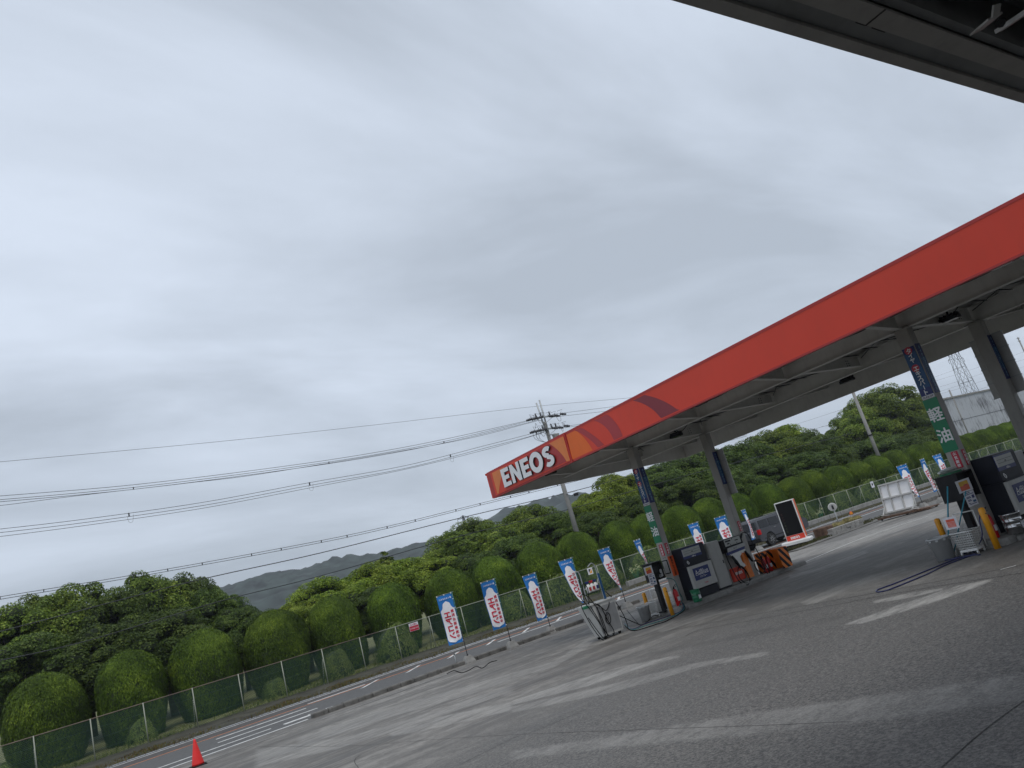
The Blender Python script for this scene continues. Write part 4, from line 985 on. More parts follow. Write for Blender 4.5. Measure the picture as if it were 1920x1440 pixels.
for i, (x, cap) in enumerate(((.16, 'blue'), (.30, 'red'), (.44, 'blue'))):
    e = empty('spray_bottle', (13.32+x, 17.8, 1.288), ('left', 'middle', 'right')[i]+' white spray bottle of the three on the wash cart rack', 'spray bottle', 'white spray bottles on the wash cart')
    b = MB(); b.lathe([(.05,0),(.055,.02),(.055,.14),(.02,.19)], m_white, n=12); b.box(-.03, .03, -.058, -.05, .04, .12, m_blue if i == 2 else m_crimson); b.build('bottle', e)
    b = MB(); b.lathe([(.02,.19),(.022,.22)], m_blue if cap == 'blue' else m_extred, n=10); b.bar((-.05,0,.235), (.04,0,.235), .03, .04, m_blue if cap == 'blue' else m_extred); b.build('trigger', e); e.scale = (1.3, 1.3, 1.25)

# ================================================================== BANNERS
def flag(base, top, a0, a1, label, wd=.60, blk=True, curl=0.0):
    e = empty('banner_flag', base, label, 'banner flag', 'blue and white air conditioning banners along the yard edge')
    H = top-base.z
    b = MB(); b.tube([(0,0,.12),(0,0,H*.45)], .014, m_dark, 8); b.tube([(0,0,H*.45),(0,0,H)], .010, m_mop, 8); b.build('pole', e)
    def fr(s, t, off=0.0):                                         # s from pole, t 0 top .. 1 bottom
        a = a0+(a1-a0)*t**1.3 + curl*(s/wd)*t
        sw = .045*math.sin(6*t+base.x)*(s/wd)+.02*math.sin(9*s/wd+4*t+base.x)*t
        d = Vector((math.cos(a), math.sin(a), 0)); n = Vector((-d.y, d.x, 0))
        return d*(s*(1-.06*t)) + n*(sw+off+curl*.12*math.sin(math.pi*s/wd)*t) + Vector((0,0,H-.03-1.78*t-.02*s))
    L = 1.8
    b = MB(); n_, k_ = 48, 12; v = [fr(.03+(wd-.03)*i/k_, j/n_) for j in range(n_+1) for i in range(k_+1)]
    b.add(v, [(j*(k_+1)+i, j*(k_+1)+i+1, (j+1)*(k_+1)+i+1, (j+1)*(k_+1)+i) for j in range(n_) for i in range(k_)], m_flagblue, True)
    for side in (.009, -.009):
        # pale rounded body shape
        rows = []
        for j in range(25):
            t = .13+.84*j/24
            if t < .29: c_, h_ = .31, .155*math.sqrt(max(0, 1-((t-.235)/.105)**2))+(.07*min(1, max(0, (t-.24)/.05)))
            else:
                q = (t-.29)/.68; h_ = (.262+.012*math.sin(min(1, q*2.4)*math.pi/2))*math.sqrt(max(0, 1-max(0, (q-.86)/.14)**2.4)) ; c_ = .31
            h_ = max(.004, h_); rows.append((t, c_-h_, c_+h_))
        v = [];
        for t, x0, x1 in rows:
            for i in range(13): v.append(fr(x0+(x1-x0)*i/12, t, side))
        b.add(v, [(j*13+i, j*13+i+1, (j+1)*13+i+1, (j+1)*13+i) for j in range(24) for i in range(12)], m_flagwhite, True)
        s2 = side*1.8
        def put(ch, sc_, tc, size, m, bold, sx=1.0):
            b.text(ch, (0,0,0), (1,0,0), (0,0,1), size, m, bold, fn=lambda x, y, k=0: fr(sc_+x, tc-y/L, s2*(1+.05*k)), sx=sx)
        put('暑くなるまえに', .30, .075, .068, m_flagwhite, .02)
        for ch, tc in zip('エアコン', (.405, .545, .685, .825)): put(ch, .365, tc, .275, m_flagred, .045)
        for i, ch in enumerate('無料点検実施中'): put(ch, .155, .35+i*.086, .12, m_flagred, .03)
    b.build('banner', e)
    b = MB(); p0 = fr(0, 0)+Vector((0,0,.025)); p1 = fr(wd, 0)+Vector((0,0,.025)); b.tube([p0-(p1-p0)*.1, p1], .007, m_galv, 6)
    for i in range(3): q = p0.lerp(p1, (.08, .52, .97)[i]); b.box(q.x-.018, q.x+.018, q.y-.012, q.y+.012, q.z-.04, q.z+.012, m_white)
    for t in (.12, .3, .5, .7, .97): q = fr(.015, t); b.box(q.x-.025, q.x+.025, q.y-.012, q.y+.012, q.z-.012, q.z+.012, m_white)
    b.build('crossbar', e)
    if blk:
        b = MB(); v = []
        for z, hx, hy in ((0,.20,.20),(.06,.19,.19),(.26,.10,.10)):
            v += [(-hx,-hy,z),(hx,-hy,z),(hx,hy,z),(-hx,hy,z)]
        f = [(0,3,2,1),(8,9,10,11)]
        for k in range(2):
            for i in range(4): f.append((k*4+i, k*4+(i+1)%4, k*4+4+(i+1)%4, k*4+4+i))
        b.add(v, f, m_concrete); b.box(-.03, .03, -.01, .01, .26, .30, m_dark); b.build('base_block', e)
    return e
# direction pointing left in the picture, seen from the camera
def leftdir(p): return math.atan2(p.x, -p.y)   # perpendicular to the sight line, towards the left
specs = [((880,1243),(846,1110),.10,.15,0,'leftmost banner flag, fully open beside the road'),
         ((961,1215),(922,1086),-.35,-.1,.2,'second banner flag from the left, fully open'),
         ((1035,1187),(997,1075),-.50,-.55,.3,'third banner flag from the left, narrowing at its foot'),
         (None,(1072,1045),-.2,-.95,.5,'banner flag directly left of the wash cart, tapering at its foot'),
         ((1176.5,1140),(1141,1025),-.5,-.95,.5,'banner flag directly right of the wash cart'),
         (None,(1199,1010),-1.15,-1.38,.4,'thin twisted banner flag left of the far card terminal'),
         (None,(1308,978),-.55,-.95,.4,'banner flag seen above the far navy dispenser'),
         (None,(1360,965),-.35,-.45,.3,'banner flag rising behind the grey cabinet and hose pump'),
         ((1424,1032),(1401,953),-1.25,-1.10,.2,'twisted banner flag in front of the grey car'),
         ((1733,952),(1699,869),-.5,-1.1,.3,'banner flag just right of the white framed board'),
         ((1766,941),(1729,860),-1.2,-.9,.3,'middle of the three banner flags at the far right, twisted thin'),
         (None,(1763,850),-.8,-.9,.3,'banner flag partly hidden behind the plastic bag')]
yl = {0: None}
for i, (bs, tp, a0, a1, cu, lb) in enumerate(specs):
    if bs: p = G(*bs)
    else:
        Yv = 25.2 if i < 9 else 22.2
        q = onY(tp[0], tp[1], Yv); p = Vector((q.x, Yv, gz(Yv)))
    top = HT(p, *tp); p.z = gz(p.y)
    q = onY(tp[0], tp[1], p.y)
    L0 = leftdir(p)
    flag(p, top, L0-a0, L0-a1, lb, curl=cu, blk=True)

# ================================================================== TRAFFIC CONE and marker stick
cp = G(372, 1436)
co = empty('traffic_cone', cp, 'red traffic cone at the bottom left edge of the yard', 'traffic cone')
b = MB(); b.lathe([(.165,.03),(.155,.08),(.035,.66),(.028,.70),(.0,.70)], m_cone, n=24); b.build('cone', co)
b = MB(); b.bbox(-.21, .21, -.21, .21, 0, .03, m_rubber, .02); b.build('base', co)
b = MB(); b.tube([(0,0,0),(0,0,.42)], .016, m_galv, 8); b.lathe([(.025,.40),(.02,.44)], m_dark, n=8)
p = G(857, 1249); b.build('marker_stake', loc=p, label='short dark steel stake on the kerb left of the leftmost banner', cat='stake')

# ================================================================== FENCE
YF = 36.9
fz = empty('mesh_fence', (0, YF, 0), 'long green chain link fence with pale posts along the far verge', 'fence')
def fence_mat():
    m = bpy.data.materials.new('chain_link'); m.use_nodes = True; t = m.node_tree; b = t.nodes['Principled BSDF']
    b.inputs['Base Color'].default_value = (.022, .065, .045, 1); b.inputs['Roughness'].default_value = .5
    tcn = N('ShaderNodeTexCoord', t); sp = N('ShaderNodeSeparateXYZ', t); t.links.new(tcn.outputs['Object'], sp.inputs[0])
    fac = []
    for sgn in (1, -1):
        a = N('ShaderNodeMath', t, operation='MULTIPLY_ADD'); t.links.new(sp.outputs['Z'], a.inputs[0]); a.inputs[1].default_value = sgn; t.links.new(sp.outputs['X'], a.inputs[2])
        s_ = N('ShaderNodeMath', t, operation='MULTIPLY'); t.links.new(a.outputs[0], s_.inputs[0]); s_.inputs[1].default_value = 1/.085
        fr_ = N('ShaderNodeMath', t, operation='FRACT'); t.links.new(s_.outputs[0], fr_.inputs[0])
        lt = N('ShaderNodeMath', t, operation='LESS_THAN'); t.links.new(fr_.outputs[0], lt.inputs[0]); lt.inputs[1].default_value = .17; fac.append(lt)
    mxn = N('ShaderNodeMath', t, operation='MAXIMUM'); t.links.new(fac[0].outputs[0], mxn.inputs[0]); t.links.new(fac[1].outputs[0], mxn.inputs[1])
    tr = N('ShaderNodeBsdfTransparent', t); ms = N('ShaderNodeMixShader', t)
    t.links.new(mxn.outputs[0], ms.inputs[0]); t.links.new(tr.outputs[0], ms.inputs[1]); t.links.new(b.outputs[0], ms.inputs[2])
    t.links.new(ms.outputs[0], t.nodes['Material Output'].inputs[0]); return m
m_chain = fence_mat(); m_fwire = mat('green_wire', (.06, .12, .09), .5)
NP = 62; X0f, SPf = .03-1.93*5, 1.93
b = MB(); b.add([(X0f,.01,-.1),(X0f+SPf*NP,.01,-.1),(X0f+SPf*NP,.01,1.44),(X0f,.01,1.44)], [(0,1,2,3)], m_chain); b.build('wire_mesh', fz)
b = MB(); b.tube([(X0f,0,1.47),(14.6,0,1.47)], .022, m_frail, 6); b.build('top_rail', fz, label='rusty brown stretch of rail')
b = MB(); b.tube([(14.6,0,1.47),(X0f+SPf*NP,0,1.47)], .020, m_fpost, 6); b.build('top_rail', fz)
for z in (.25, .68, 1.08):
    b = MB(); b.tube([(X0f,-.01,z),(X0f+SPf*NP,-.01,z)], .0035, m_fwire, 4); b.build('tension_wire', fz)
b = MB(); b.tube([(0,0,-.25),(0,0,1.49)], .023, m_fpost, 8); post0 = b.build('post', fz); post0.location = (X0f, -.02, 0)
for i in range(1, NP):
    c = post0.copy(); COL.objects.link(c); c.location = (X0f+SPf*i, -.02, 0)
b = MB(); b.tube([(-.04,.0,-.2),(-.02,0,1.1)], .02, m_fpost, 6); br = b.build('brace', fz); br.location = (X0f, .45, 0); br.rotation_euler = (.38, 0, 0)
for i in range(2, NP, 3):
    c = br.copy(); COL.objects.link(c); c.location = (X0f+SPf*i, .45, 0)
def plate(u0, v0, u1, v1, Y, label, cat, base, lines):
    a, c = onY(u0, v0, Y), onY(u1, v1, Y); b = MB(); x0, x1 = sorted((a.x, c.x)); z0, z1 = sorted((a.z, c.z))
    b.box(x0, x1, Y-.01, Y, z0, z1, base)
    for (fx0, fx1, fz0, fz1, m) in lines: b.box(x0+(x1-x0)*fx0, x0+(x1-x0)*fx1, Y-.0125, Y-.0102, z0+(z1-z0)*fz0, z0+(z1-z0)*fz1, m)
    return b, x0, x1, z0, z1, label, cat
q = onY(776, 1175, YF-.08)
b = MB(); b.box(-.26, .26, -.01, 0, -.20, .20, m_paper); b.box(-.25, .25, -.0135, -.0102, -.19, .05, m_signred)
b.text('立入禁止', (0, -.0145, .12), (1,0,0), (0,0,1), .10, m_signred, .02); b.text('ゴミを捨てるな', (0, -.017, -.07), (1,0,0), (0,0,1), .068, m_letter, .01)
b.build('notice', loc=q, label='red and white warning plate wired to the fence left of the banners', cat='notice')
q = onY(1635.5, 908.5, YF-.08); b = MB(); b.box(-.22, .22, -.01, 0, -.26, .26, m_paper); b.slab([(-.05,-.011,-.15),(.1,-.011,.02),(.05,-.011,.16),(-.12,-.011,.05)], (0,-1,0), .003, m_dark)
b.build('notice', loc=q, label='small white plate on the fence left of the white framed board', cat='notice')
q = onY(1106.5, 1071, YF-.1); b = MB(); b.box(-.19, .19, -.01, 0, -.19, .19, m_paper); b.slab([(-.1,-.011,-.12),(.12,-.011,-.12),(.12,-.011,.12)], (0,-1,0), .003, m_yellow); b.slab([(-.12,-.011,-.08),(.08,-.011,.13),(-.1,-.011,.13)], (0,-1,0), .003, m_navy)
b.build('notice', loc=q, label='small yellow and navy plate on the fence above the wash cart', cat='notice')
q = onY(1596, 963.5, 33.6); b = MB(); b.tube([(0,0,0),(0,-.03,0)], .19, m_signorange, 20); b.tube([(0,-.031,0),(0,-.035,0)], .12, m_yellow, 16); b.bar((0,.02,0), (0,.02,-q.z+ZR), .04, .04, m_galv)
b.build('road_reflector', loc=q, label='round orange reflector at the far road edge', cat='reflector')

# ================================================================== PLANTS
def leaf_mesh(name, pts, nrm, size, jit, mats_, rnd, aspect=1.6, updir=None):
    pts = np.array(pts); nrm = np.array(nrm); n = len(pts)
    rs = np.random.RandomState(rnd)
    nn = nrm+rs.normal(0, jit, (n, 3)); nn /= np.linalg.norm(nn, axis=1)[:, None]+1e-9
    a = rs.normal(0, 1, (n, 3)) if updir is None else np.array(updir)[None, :]+rs.normal(0, .35, (n, 3))
    t = a-nn*(a*nn).sum(1)[:, None]; t /= np.linalg.norm(t, axis=1)[:, None]+1e-9; s_ = np.cross(nn, t)
    sz = size*rs.uniform(.6, 1.35, n)[:, None]
    v = np.empty((n, 4, 3)); L = t*sz*aspect*.5; W = s_*sz*.5
    v[:, 0] = pts-L; v[:, 1] = pts+W*.9; v[:, 2] = pts+L; v[:, 3] = pts-W*.9
    me = bpy.data.meshes.new(name); me.from_pydata(v.reshape(-1, 3).tolist(), [], np.arange(n*4).reshape(n, 4).tolist())
    for m in mats_: me.materials.append(m)
    me.update(); return me
lf_top = leafmat('topiary_foliage', [srgb(38,54,11), srgb(66,88,20), srgb(100,122,34), srgb(144,160,58)], .7, .06, .08, .42)
lf_tree = leafmat('broadleaf_foliage', [srgb(52,70,22), srgb(82,104,34), srgb(114,134,48), srgb(152,164,72)], .5, .25, .16)
lf_dark = leafmat('dark_foliage', [srgb(40,56,20), srgb(60,80,28), srgb(84,104,40), srgb(114,130,56)], .5, .2, .12)
lf_light = leafmat('fresh_foliage', [srgb(68,88,22), srgb(102,124,36), srgb(134,152,50), srgb(168,180,74)], .5, .28, .12)
m_core = mat('foliage_shade_core', (.030, .044, .016), .95, 0, .4, 3)  # dark core tone paints the shade in gaps between leaves

def topiary_mesh(seed, R=1.56, H=3.85, n=40000):
    rs = np.random.RandomState(seed); R = R*rs.uniform(.93, 1.05)
    ph = rs.uniform(0, 6.28, 8)
    def prof(z):                                                   # z in 0..1
        return R*np.where(z > .5, np.clip(1-((np.maximum(z, .5)-.5)/.5)**2.5, 0, 1)**.5, 1-.26*((.5-np.minimum(z, .5))/.5)**1.8)
    def wob(a, z): return 1+.05*np.sin(2*a+ph[0]+3*z)+.04*np.sin(3*a+ph[1]-4*z)+.02*np.sin(5*a+ph[2]+7*z)+.014*np.sin(9*a+ph[3]+12*z)+.01*np.sin(17*a+ph[4]-16*z)
    z = rs.uniform(0, 1, n)**.85*.995; z[:n//4] = 1-rs.uniform(0, .5, n//4)**2*1.0
    a = rs.uniform(0, 2*np.pi, n); r = prof(z)*wob(a, z)
    e = 1e-3; dr = (prof(np.clip(z+e, 0, 1))-prof(np.clip(z-e, 0, 1)))/(2*e*H)
    nx, ny, nz = np.cos(a), np.sin(a), -dr; nrm = np.stack([nx, ny, np.clip(nz, -1, 6)], 1); nrm /= np.linalg.norm(nrm, axis=1)[:, None]
    P = np.stack([r*np.cos(a), r*np.sin(a), z*H], 1)+nrm*rs.uniform(-.07, .02, n)[:, None]
    top = z > .93; 
    me = leaf_mesh('foliage', P, nrm, .042, .34, [lf_top], seed, 3.0, (0, 0, 1)); return me, prof, wob, H
def topi_core(prof, wob, H):  # shell under the leaves, its dark colour standing in for gap shade
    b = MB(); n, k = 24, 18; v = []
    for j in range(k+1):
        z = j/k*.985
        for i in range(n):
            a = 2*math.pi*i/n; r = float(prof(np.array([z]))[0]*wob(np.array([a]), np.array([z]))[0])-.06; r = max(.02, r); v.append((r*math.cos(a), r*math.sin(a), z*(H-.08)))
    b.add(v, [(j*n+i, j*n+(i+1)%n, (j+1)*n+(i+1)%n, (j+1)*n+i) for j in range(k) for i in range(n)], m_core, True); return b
TOPI = []
for s_ in range(4):
    me, prof, wob, H = topiary_mesh(11+s_); TOPI.append((me, topi_core(prof, wob, H), H))
cores = []
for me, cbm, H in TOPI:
    o = cbm.build('shade_core'); cores.append(o.data); bpy.data.objects.remove(o)
YT = 40.4
tops = [(75,1265),(235,1223),(375,1183),(506,1147),(617,1120),(725,1096),(833,1069.5),(913,1045.5),(998,1019.6),(1072,1000),(1148,979),(1205,965),(1264,950),(1318.6,935.5),(1371,927),(1429,908),(1478,896),(1513,883),(1561,876),(1596,868),(1633,857),(1668,846),(1711.5,835),(1738.6,829),(1764,824),(1788,819),(1812,814),(1836,807),(1858,800),(1880,794),(1900,788),(1918,782)]
ORD = ['first','second','third','fourth','fifth','sixth','seventh','eighth','ninth','tenth','eleventh','twelfth','thirteenth','fourteenth','fifteenth','sixteenth','seventeenth','eighteenth','nineteenth','twentieth','twenty-first','twenty-second','twenty-third','twenty-fourth','twenty-fifth','twenty-sixth','twenty-seventh','twenty-eighth','twenty-ninth','thirtieth','thirty-first','thirty-second']
rt = random.Random(2)
for i, t in enumerate(tops):
    p = onY(t[0], t[1], YT); me, _, H = TOPI[(i*7+i//3) % 4]
    e = empty('topiary_shrub', (p.x, YT, -.15), ORD[i]+' clipped dome shrub from the left behind the fence', 'topiary shrub', 'clipped dome shrubs in a row behind the fence', rt.uniform(0, 6.28))
    sz = (p.z+.15+.03)/H; w_ = rt.uniform(.96, 1.06); e.scale = (w_, w_, sz)
    o = bpy.data.objects.new('foliage', me); COL.objects.link(o); o.parent = e
    o = bpy.data.objects.new('shade_core', cores[(i*7+i//3) % 4]); COL.objects.link(o); o.parent = e

# low clipped shrubs in front of the domes
def blob_mesh(seed, rx, ry, rz_, n, size, m, jit=.5):
    rs = np.random.RandomState(seed); d = rs.normal(0, 1, (n, 3)); d[:, 2] = np.abs(d[:, 2])*1.0; d /= np.linalg.norm(d, axis=1)[:, None]
    pw = .72; dd = np.sign(d)*np.abs(d)**pw; dd /= np.maximum(np.linalg.norm(dd, axis=1)[:, None], 1e-6)
    k = 1+.06*np.sin(dd[:, :1]*5+seed)+.05*np.sin(dd[:, 1:2]*7-seed)+.04*np.sin(dd[:, 2:]*9)
    P = dd*k*np.array([rx, ry, rz_])*(1-rs.uniform(0, .1, n)[:, None]); return leaf_mesh('foliage', P, d, size, jit, [m], seed, 1.5)
lf_low = leafmat('low_shrub_foliage', [srgb(66,84,42), srgb(90,108,52), srgb(116,132,66), srgb(146,154,90)], .6, .15, .12)
LOW = [blob_mesh(31, 1.1, .75, 1.0, 5000, .06, lf_low), blob_mesh(32, 1.1, .75, 1.0, 5000, .06, lf_low)]
cb = MB(); vv = []
for j in range(9):
    for i in range(16):
        a = 2*math.pi*i/16; e_ = j/8*math.pi/2; vv.append((.98*math.cos(a)*math.cos(e_)**.7, .66*math.sin(a)*math.cos(e_)**.7, .9*math.sin(e_)))
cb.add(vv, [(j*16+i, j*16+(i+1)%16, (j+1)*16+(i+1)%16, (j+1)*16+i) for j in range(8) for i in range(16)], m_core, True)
co_ = cb.build('shade_core'); lowcore = co_.data; bpy.data.objects.remove(co_)
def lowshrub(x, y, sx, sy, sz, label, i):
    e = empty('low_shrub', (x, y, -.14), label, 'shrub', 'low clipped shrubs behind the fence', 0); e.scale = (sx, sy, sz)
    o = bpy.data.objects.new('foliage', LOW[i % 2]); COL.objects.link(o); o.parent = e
    o = bpy.data.objects.new('shade_core', lowcore); COL.objects.link(o); o.parent = e
lowshrub(12.6, 38.2, .78, .8, 1.45, 'small rounded shrub behind the fence, in front of the fifth dome', 0)
lowshrub(15.9, 38.3, 1.12, 1, 1.75, 'rounded shrub behind the red and white fence plate', 1)
lx = [(23.6, 1.2, 1.62), (26.8, 1.5, 1.75), (30.4, 1.6, 1.85), (34.2, 1.7, 1.85), (38.4, 1.7, 1.8), (43.2, 1.7, 1.75), (47.2, 1.5, 1.7), (51.5, 1.6, 1.6), (57.0, 1.9, 1.85), (61.5, 2.2, 1.9), (66.5, 2.2, 1.9), (72, 2.4, 1.9), (78, 2.4, 1.8), (84, 2.4, 1.8), (90, 2.4, 1.8), (96, 2.4, 1.8)]
for i, (x, sx, sz) in enumerate(lx):
    lowshrub(x, 38.4, sx, 1.0, sz, ORD[i]+' from the left of the long low shrubs between fence and domes', i)
for i, (x, z) in enumerate(((-1.2, .9), (3.9, 1.0), (9.7, .95))):
    lowshrub(x, 38.9, .62, .8, z, ['small pale shrub at the left edge behind the fence', 'small pale shrub between the second and third domes', 'small pale shrub between the fourth and fifth domes'][i], i)

# broadleaf trees
def tree_variant(seed, R, H, leafm, nclump=120, per=520, size=.098, dense=1.0):
    rs = np.random.RandomState(seed); P = []; Nn = []; zc_ = H*.60
    cl = []
    nclump = 120
    for i in range(nclump):
        d = rs.normal(0, 1, 3); d /= np.linalg.norm(d); d[2] = d[2]*.9+.05
        rr = rs.uniform(.55, 1.0)**.5; up = max(0, d[2])
        c = np.array([d[0]*R*rr, d[1]*R*rr, zc_+d[2]*H*.38*rr]); c[2] = max(H*.12, c[2])
        cr = R*rs.uniform(.17, .34); cl.append((c, cr))
        q = rs.normal(0, 1, (per, 3)); q /= np.linalg.norm(q, axis=1)[:, None]; q[:, 2] = np.where(q[:, 2] < -.3, -q[:, 2], q[:, 2])
        rad = cr*rs.uniform(.55, 1.0, per)**.4
        P.append(c+q*rad[:, None]*np.array([1, 1, .78])); Nn.append(q*.7+np.array([0, 0, .55])+d*.3)
    P = np.concatenate(P); Nn = np.concatenate(Nn)
    crown = leaf_mesh('crown', P, Nn, size, .5, [leafm], seed, 1.5)
    b = MB(); b.tube([(0,0,-.3),(.08,.05,H*.2),(.02,-.05,H*.45),(0,0,H*.7)], [R*.085, R*.065, R*.045, R*.015], m_bark, 8)
    for i in range(14):
        c, cr = cl[i*4 % nclump]; z0 = rs.uniform(.2, .55)*H; b.tube([(0,0,z0), (c[0]*.5, c[1]*.5, (z0+c[2])/2+.1), tuple(c)], [R*.03, R*.018, R*.007], m_bark, 5)
    t = b.build('trunk'); tm = t.data; bpy.data.objects.remove(t)
    b = MB()                                                       # inner foliage masses, coloured dark to stand in for shade
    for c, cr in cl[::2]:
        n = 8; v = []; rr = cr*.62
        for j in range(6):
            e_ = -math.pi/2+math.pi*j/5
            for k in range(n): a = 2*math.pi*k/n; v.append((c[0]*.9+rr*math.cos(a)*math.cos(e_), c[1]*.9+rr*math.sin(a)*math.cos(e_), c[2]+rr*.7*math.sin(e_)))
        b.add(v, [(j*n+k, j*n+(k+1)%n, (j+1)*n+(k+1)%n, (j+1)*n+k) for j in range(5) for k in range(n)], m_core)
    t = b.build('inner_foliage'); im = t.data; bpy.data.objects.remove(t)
    return crown, tm, im, R, H
TV = {'mid': [tree_variant(51, 3.2, 8, lf_tree), tree_variant(52, 3.2, 8, lf_tree, 80), tree_variant(53, 3.2, 8, lf_tree, 64)],
      'dark': [tree_variant(61, 3.2, 8, lf_dark, 76), tree_variant(62, 3.2, 8, lf_dark, 64)],
      'light': [tree_variant(71, 3.2, 8, lf_light, 74), tree_variant(72, 3.2, 8, lf_light, 64)]}
tcount = [0]
def tree(u, v, Y, w_, kind, label, var=None, grp='broadleaf trees behind the clipped domes'):
    p = onY(u, v, Y); h = p.z+.1; i = tcount[0]; tcount[0] += 1
    T = TV[kind][(var if var is not None else i) % len(TV[kind])]
    e = empty('broadleaf_tree', (p.x, Y, -.05), label, 'tree', grp, (i*2.4) % 6.28)
    s_ = 1.18*w_/T[3]; e.scale = (s_, s_, h/T[4])
    for nm, me in (('crown', T[0]), ('trunk', T[1]), ('inner_foliage', T[2])):
        o = bpy.data.objects.new(nm, me); COL.objects.link(o); o.parent = e
    return e
TL = [  # u, v of the crown top, distance, half width, kind, label
 (20,1145,50,2.4,'mid','tree at the left picture edge, lower than its right neighbour'),
 (75,1118,52,2.2,'mid','second tree from the left picture edge'),
 (140,1102,51,2.4,'mid','bushy tree above the second dome'),
 (205,1112,49,2.0,'dark','darker tree between the second and third domes'),
 (268,1078,51,2.2,'mid','tallest of the trees left of the hill gap'),
 (335,1084,52,2.1,'dark','tall dark tree just left of the hill gap'),
 (388,1108,50,1.8,'dark','shoulder tree dropping towards the hill gap'),
 (440,1140,48,1.6,'dark','low tree above the fourth dome beside the hill gap'),
 (488,1152,47,1.4,'dark','lowest tree in the hill gap'),
 (300,1150,46,2.2,'dark','lower tree in front of the tall left trees'),
 (180,1180,46,2.2,'dark','lower tree above the gap of second and third domes'),
 (40,1200,46,2.2,'dark','lower dark tree above the first dome'),
 (590,1092,48,2.2,'light','pale green tree right of the hill gap'),
 (640,1085,50,2.2,'light','pale green tree above the fifth dome'),
 (690,1062,50,2.2,'light','pale green tree beneath the wispy crown'),
 (745,1052,50,2.4,'light','pale green tree above the sixth dome'),
 (800,1050,48,2.3,'light','pale green tree above the seventh dome'),
 (848,998,52,2.4,'mid','tree rising above the first open banner'),
 (885,978,53,2.4,'mid','taller tree left of the utility pole group'),
 (925,985,50,2.3,'mid','tree between the eighth and ninth domes'),
 (985,952,53,2.5,'mid','rounded tree left of the concrete utility pole'),
 (1030,968,50,2.1,'dark','darker tree directly behind the utility pole foot'),
 (1065,985,49,1.9,'mid','low tree right behind the utility pole'),
 (1105,925,50,2.3,'light','pale tree right of the utility pole'),
 (1145,893,52,2.6,'light','tall pale tree under the canopy tip'),
 (1180,930,48,2.2,'dark','tree left of the first sign column'),
 (1215,880,52,3.0,'dark','dark tree behind the first sign column'),
 (1262,858,53,3.2,'dark','dark tree right of the first sign column'),
 (1310,850,54,3.2,'dark','dark tree between the two far columns'),
 (1270,905,48,2.4,'dark','low tree right of the first sign column'),
 (1345,845,53,3.0,'dark','dark tree behind the second far column'),
 (1380,835,52,3.0,'dark','dark tree right of the second far column'),
 (1430,812,54,3.4,'mid','broad tree under the canopy edge'),
 (1465,800,56,3.2,'light','pale topped tree under the canopy edge'),
 (1500,815,52,3.0,'dark','dark tree before the sky gap'),
 (1530,832,50,2.8,'dark','dark tree sloping down at the sky gap'),
 (1555,862,49,2.2,'mid','low tree in the sky gap'),
 (1590,770,54,3.0,'mid','left shoulder of the tall tree group by the thin pole'),
 (1622,742,56,3.6,'mid','tall tree right of the thin utility pole'),
 (1655,730,57,4.2,'mid','highest tree left of the diesel sign column'),
 (1692,752,55,3.2,'mid','big tree touching the diesel sign column'),
 (1712,778,53,2.6,'dark','dark tree behind the diesel sign column'),
 (1625,825,48,2.8,'dark','lower dark tree in front of the tall group'),
 (1680,815,48,2.8,'dark','lower tree in front of the highest tree'),
 (1350,880,48,2.6,'dark','lower dark tree left of the second far column'),
 (1420,870,48,2.6,'dark','lower dark tree right of the second far column'),
 (1490,855,48,2.8,'dark','lower dark tree above the seventeenth dome'),
 (560,1130,46,1.8,'light','low pale tree left of the fifth dome'),
 (700,1105,46,1.8,'dark','low tree between the fifth and sixth domes'),
 (880,1040,46,1.9,'dark','low tree between the seventh and eighth domes'),
 (960,1010,46,1.9,'dark','low tree between the eighth and ninth domes'),
 (1110,960,46,2.0,'dark','low tree between the tenth and eleventh domes'),
]
for a in TL: tree(*a)
# a sparse wispy tree
T = TV['light'][0]
p = onY(715, 1028, 51)
sp_ = tree_variant(90, .9, 8, lf_tree, 16, 60, .15)
e = empty('wispy_tree', (p.x, 51, -.05), 'thin wispy tree top standing above the pale green trees', 'tree'); e.scale = (1, 1, (p.z+.05)/8)
for nm, me in (('crown', sp_[0]), ('trunk', sp_[1])):
    o = bpy.data.objects.new(nm, me); COL.objects.link(o); o.parent = e

# weeds on the verge and by the kerb, grass tufts
def weeds(name, n, x0, x1, y0, y1, z, size, cols, seed, label, dens=None):
    rs = np.random.RandomState(seed); x = x0+(x1-x0)*rs.uniform(0, 1, n)**1.6; y = rs.uniform(y0, y1, n)
    keep = (np.sin(x*1.7)+np.sin(x*.61+1)+rs.uniform(-1, 1.6, n)) > -.4; x, y = x[keep], y[keep]; n = len(x)
    h = rs.uniform(.2, 1, n)*size*(1+.6*np.sin(x*2.3)); P = np.stack([x, y, z+h*.5*.9], 1); nr = np.stack([rs.normal(0, 1, n), -np.ones(n), rs.uniform(-.1, .4, n)], 1)
    me = leaf_mesh(name, P, nr, size*.32, .4, [leafmat(name+'_foliage', cols, .7, .2, 0)], seed, 3.2, (0, 0, 1))
    o = bpy.data.objects.new(name, me); COL.objects.link(o); tag(o, label, kind='stuff'); return o
weeds('verge_weeds', 26000, -8, 75, 33.5, 35.4, -.22, .11, [srgb(66,58,34), srgb(96,80,50), srgb(84,92,44), srgb(120,100,66)], 5, 'brown and green weeds along the far road edge')
weeds('grass', 30000, -8, 80, 37.2, 43.5, -.13, .16, [srgb(76,88,40), srgb(108,114,56), srgb(140,142,80)], 6, 'rough grass among the shrubs behind the fence')
weeds('kerb_weeds', 2500, 31, 42, 24.3, 25.4, -.2, .16, [srgb(50,48,34), srgb(80,76,50), srgb(60,70,36)], 7, 'dead weeds along the planter edge')
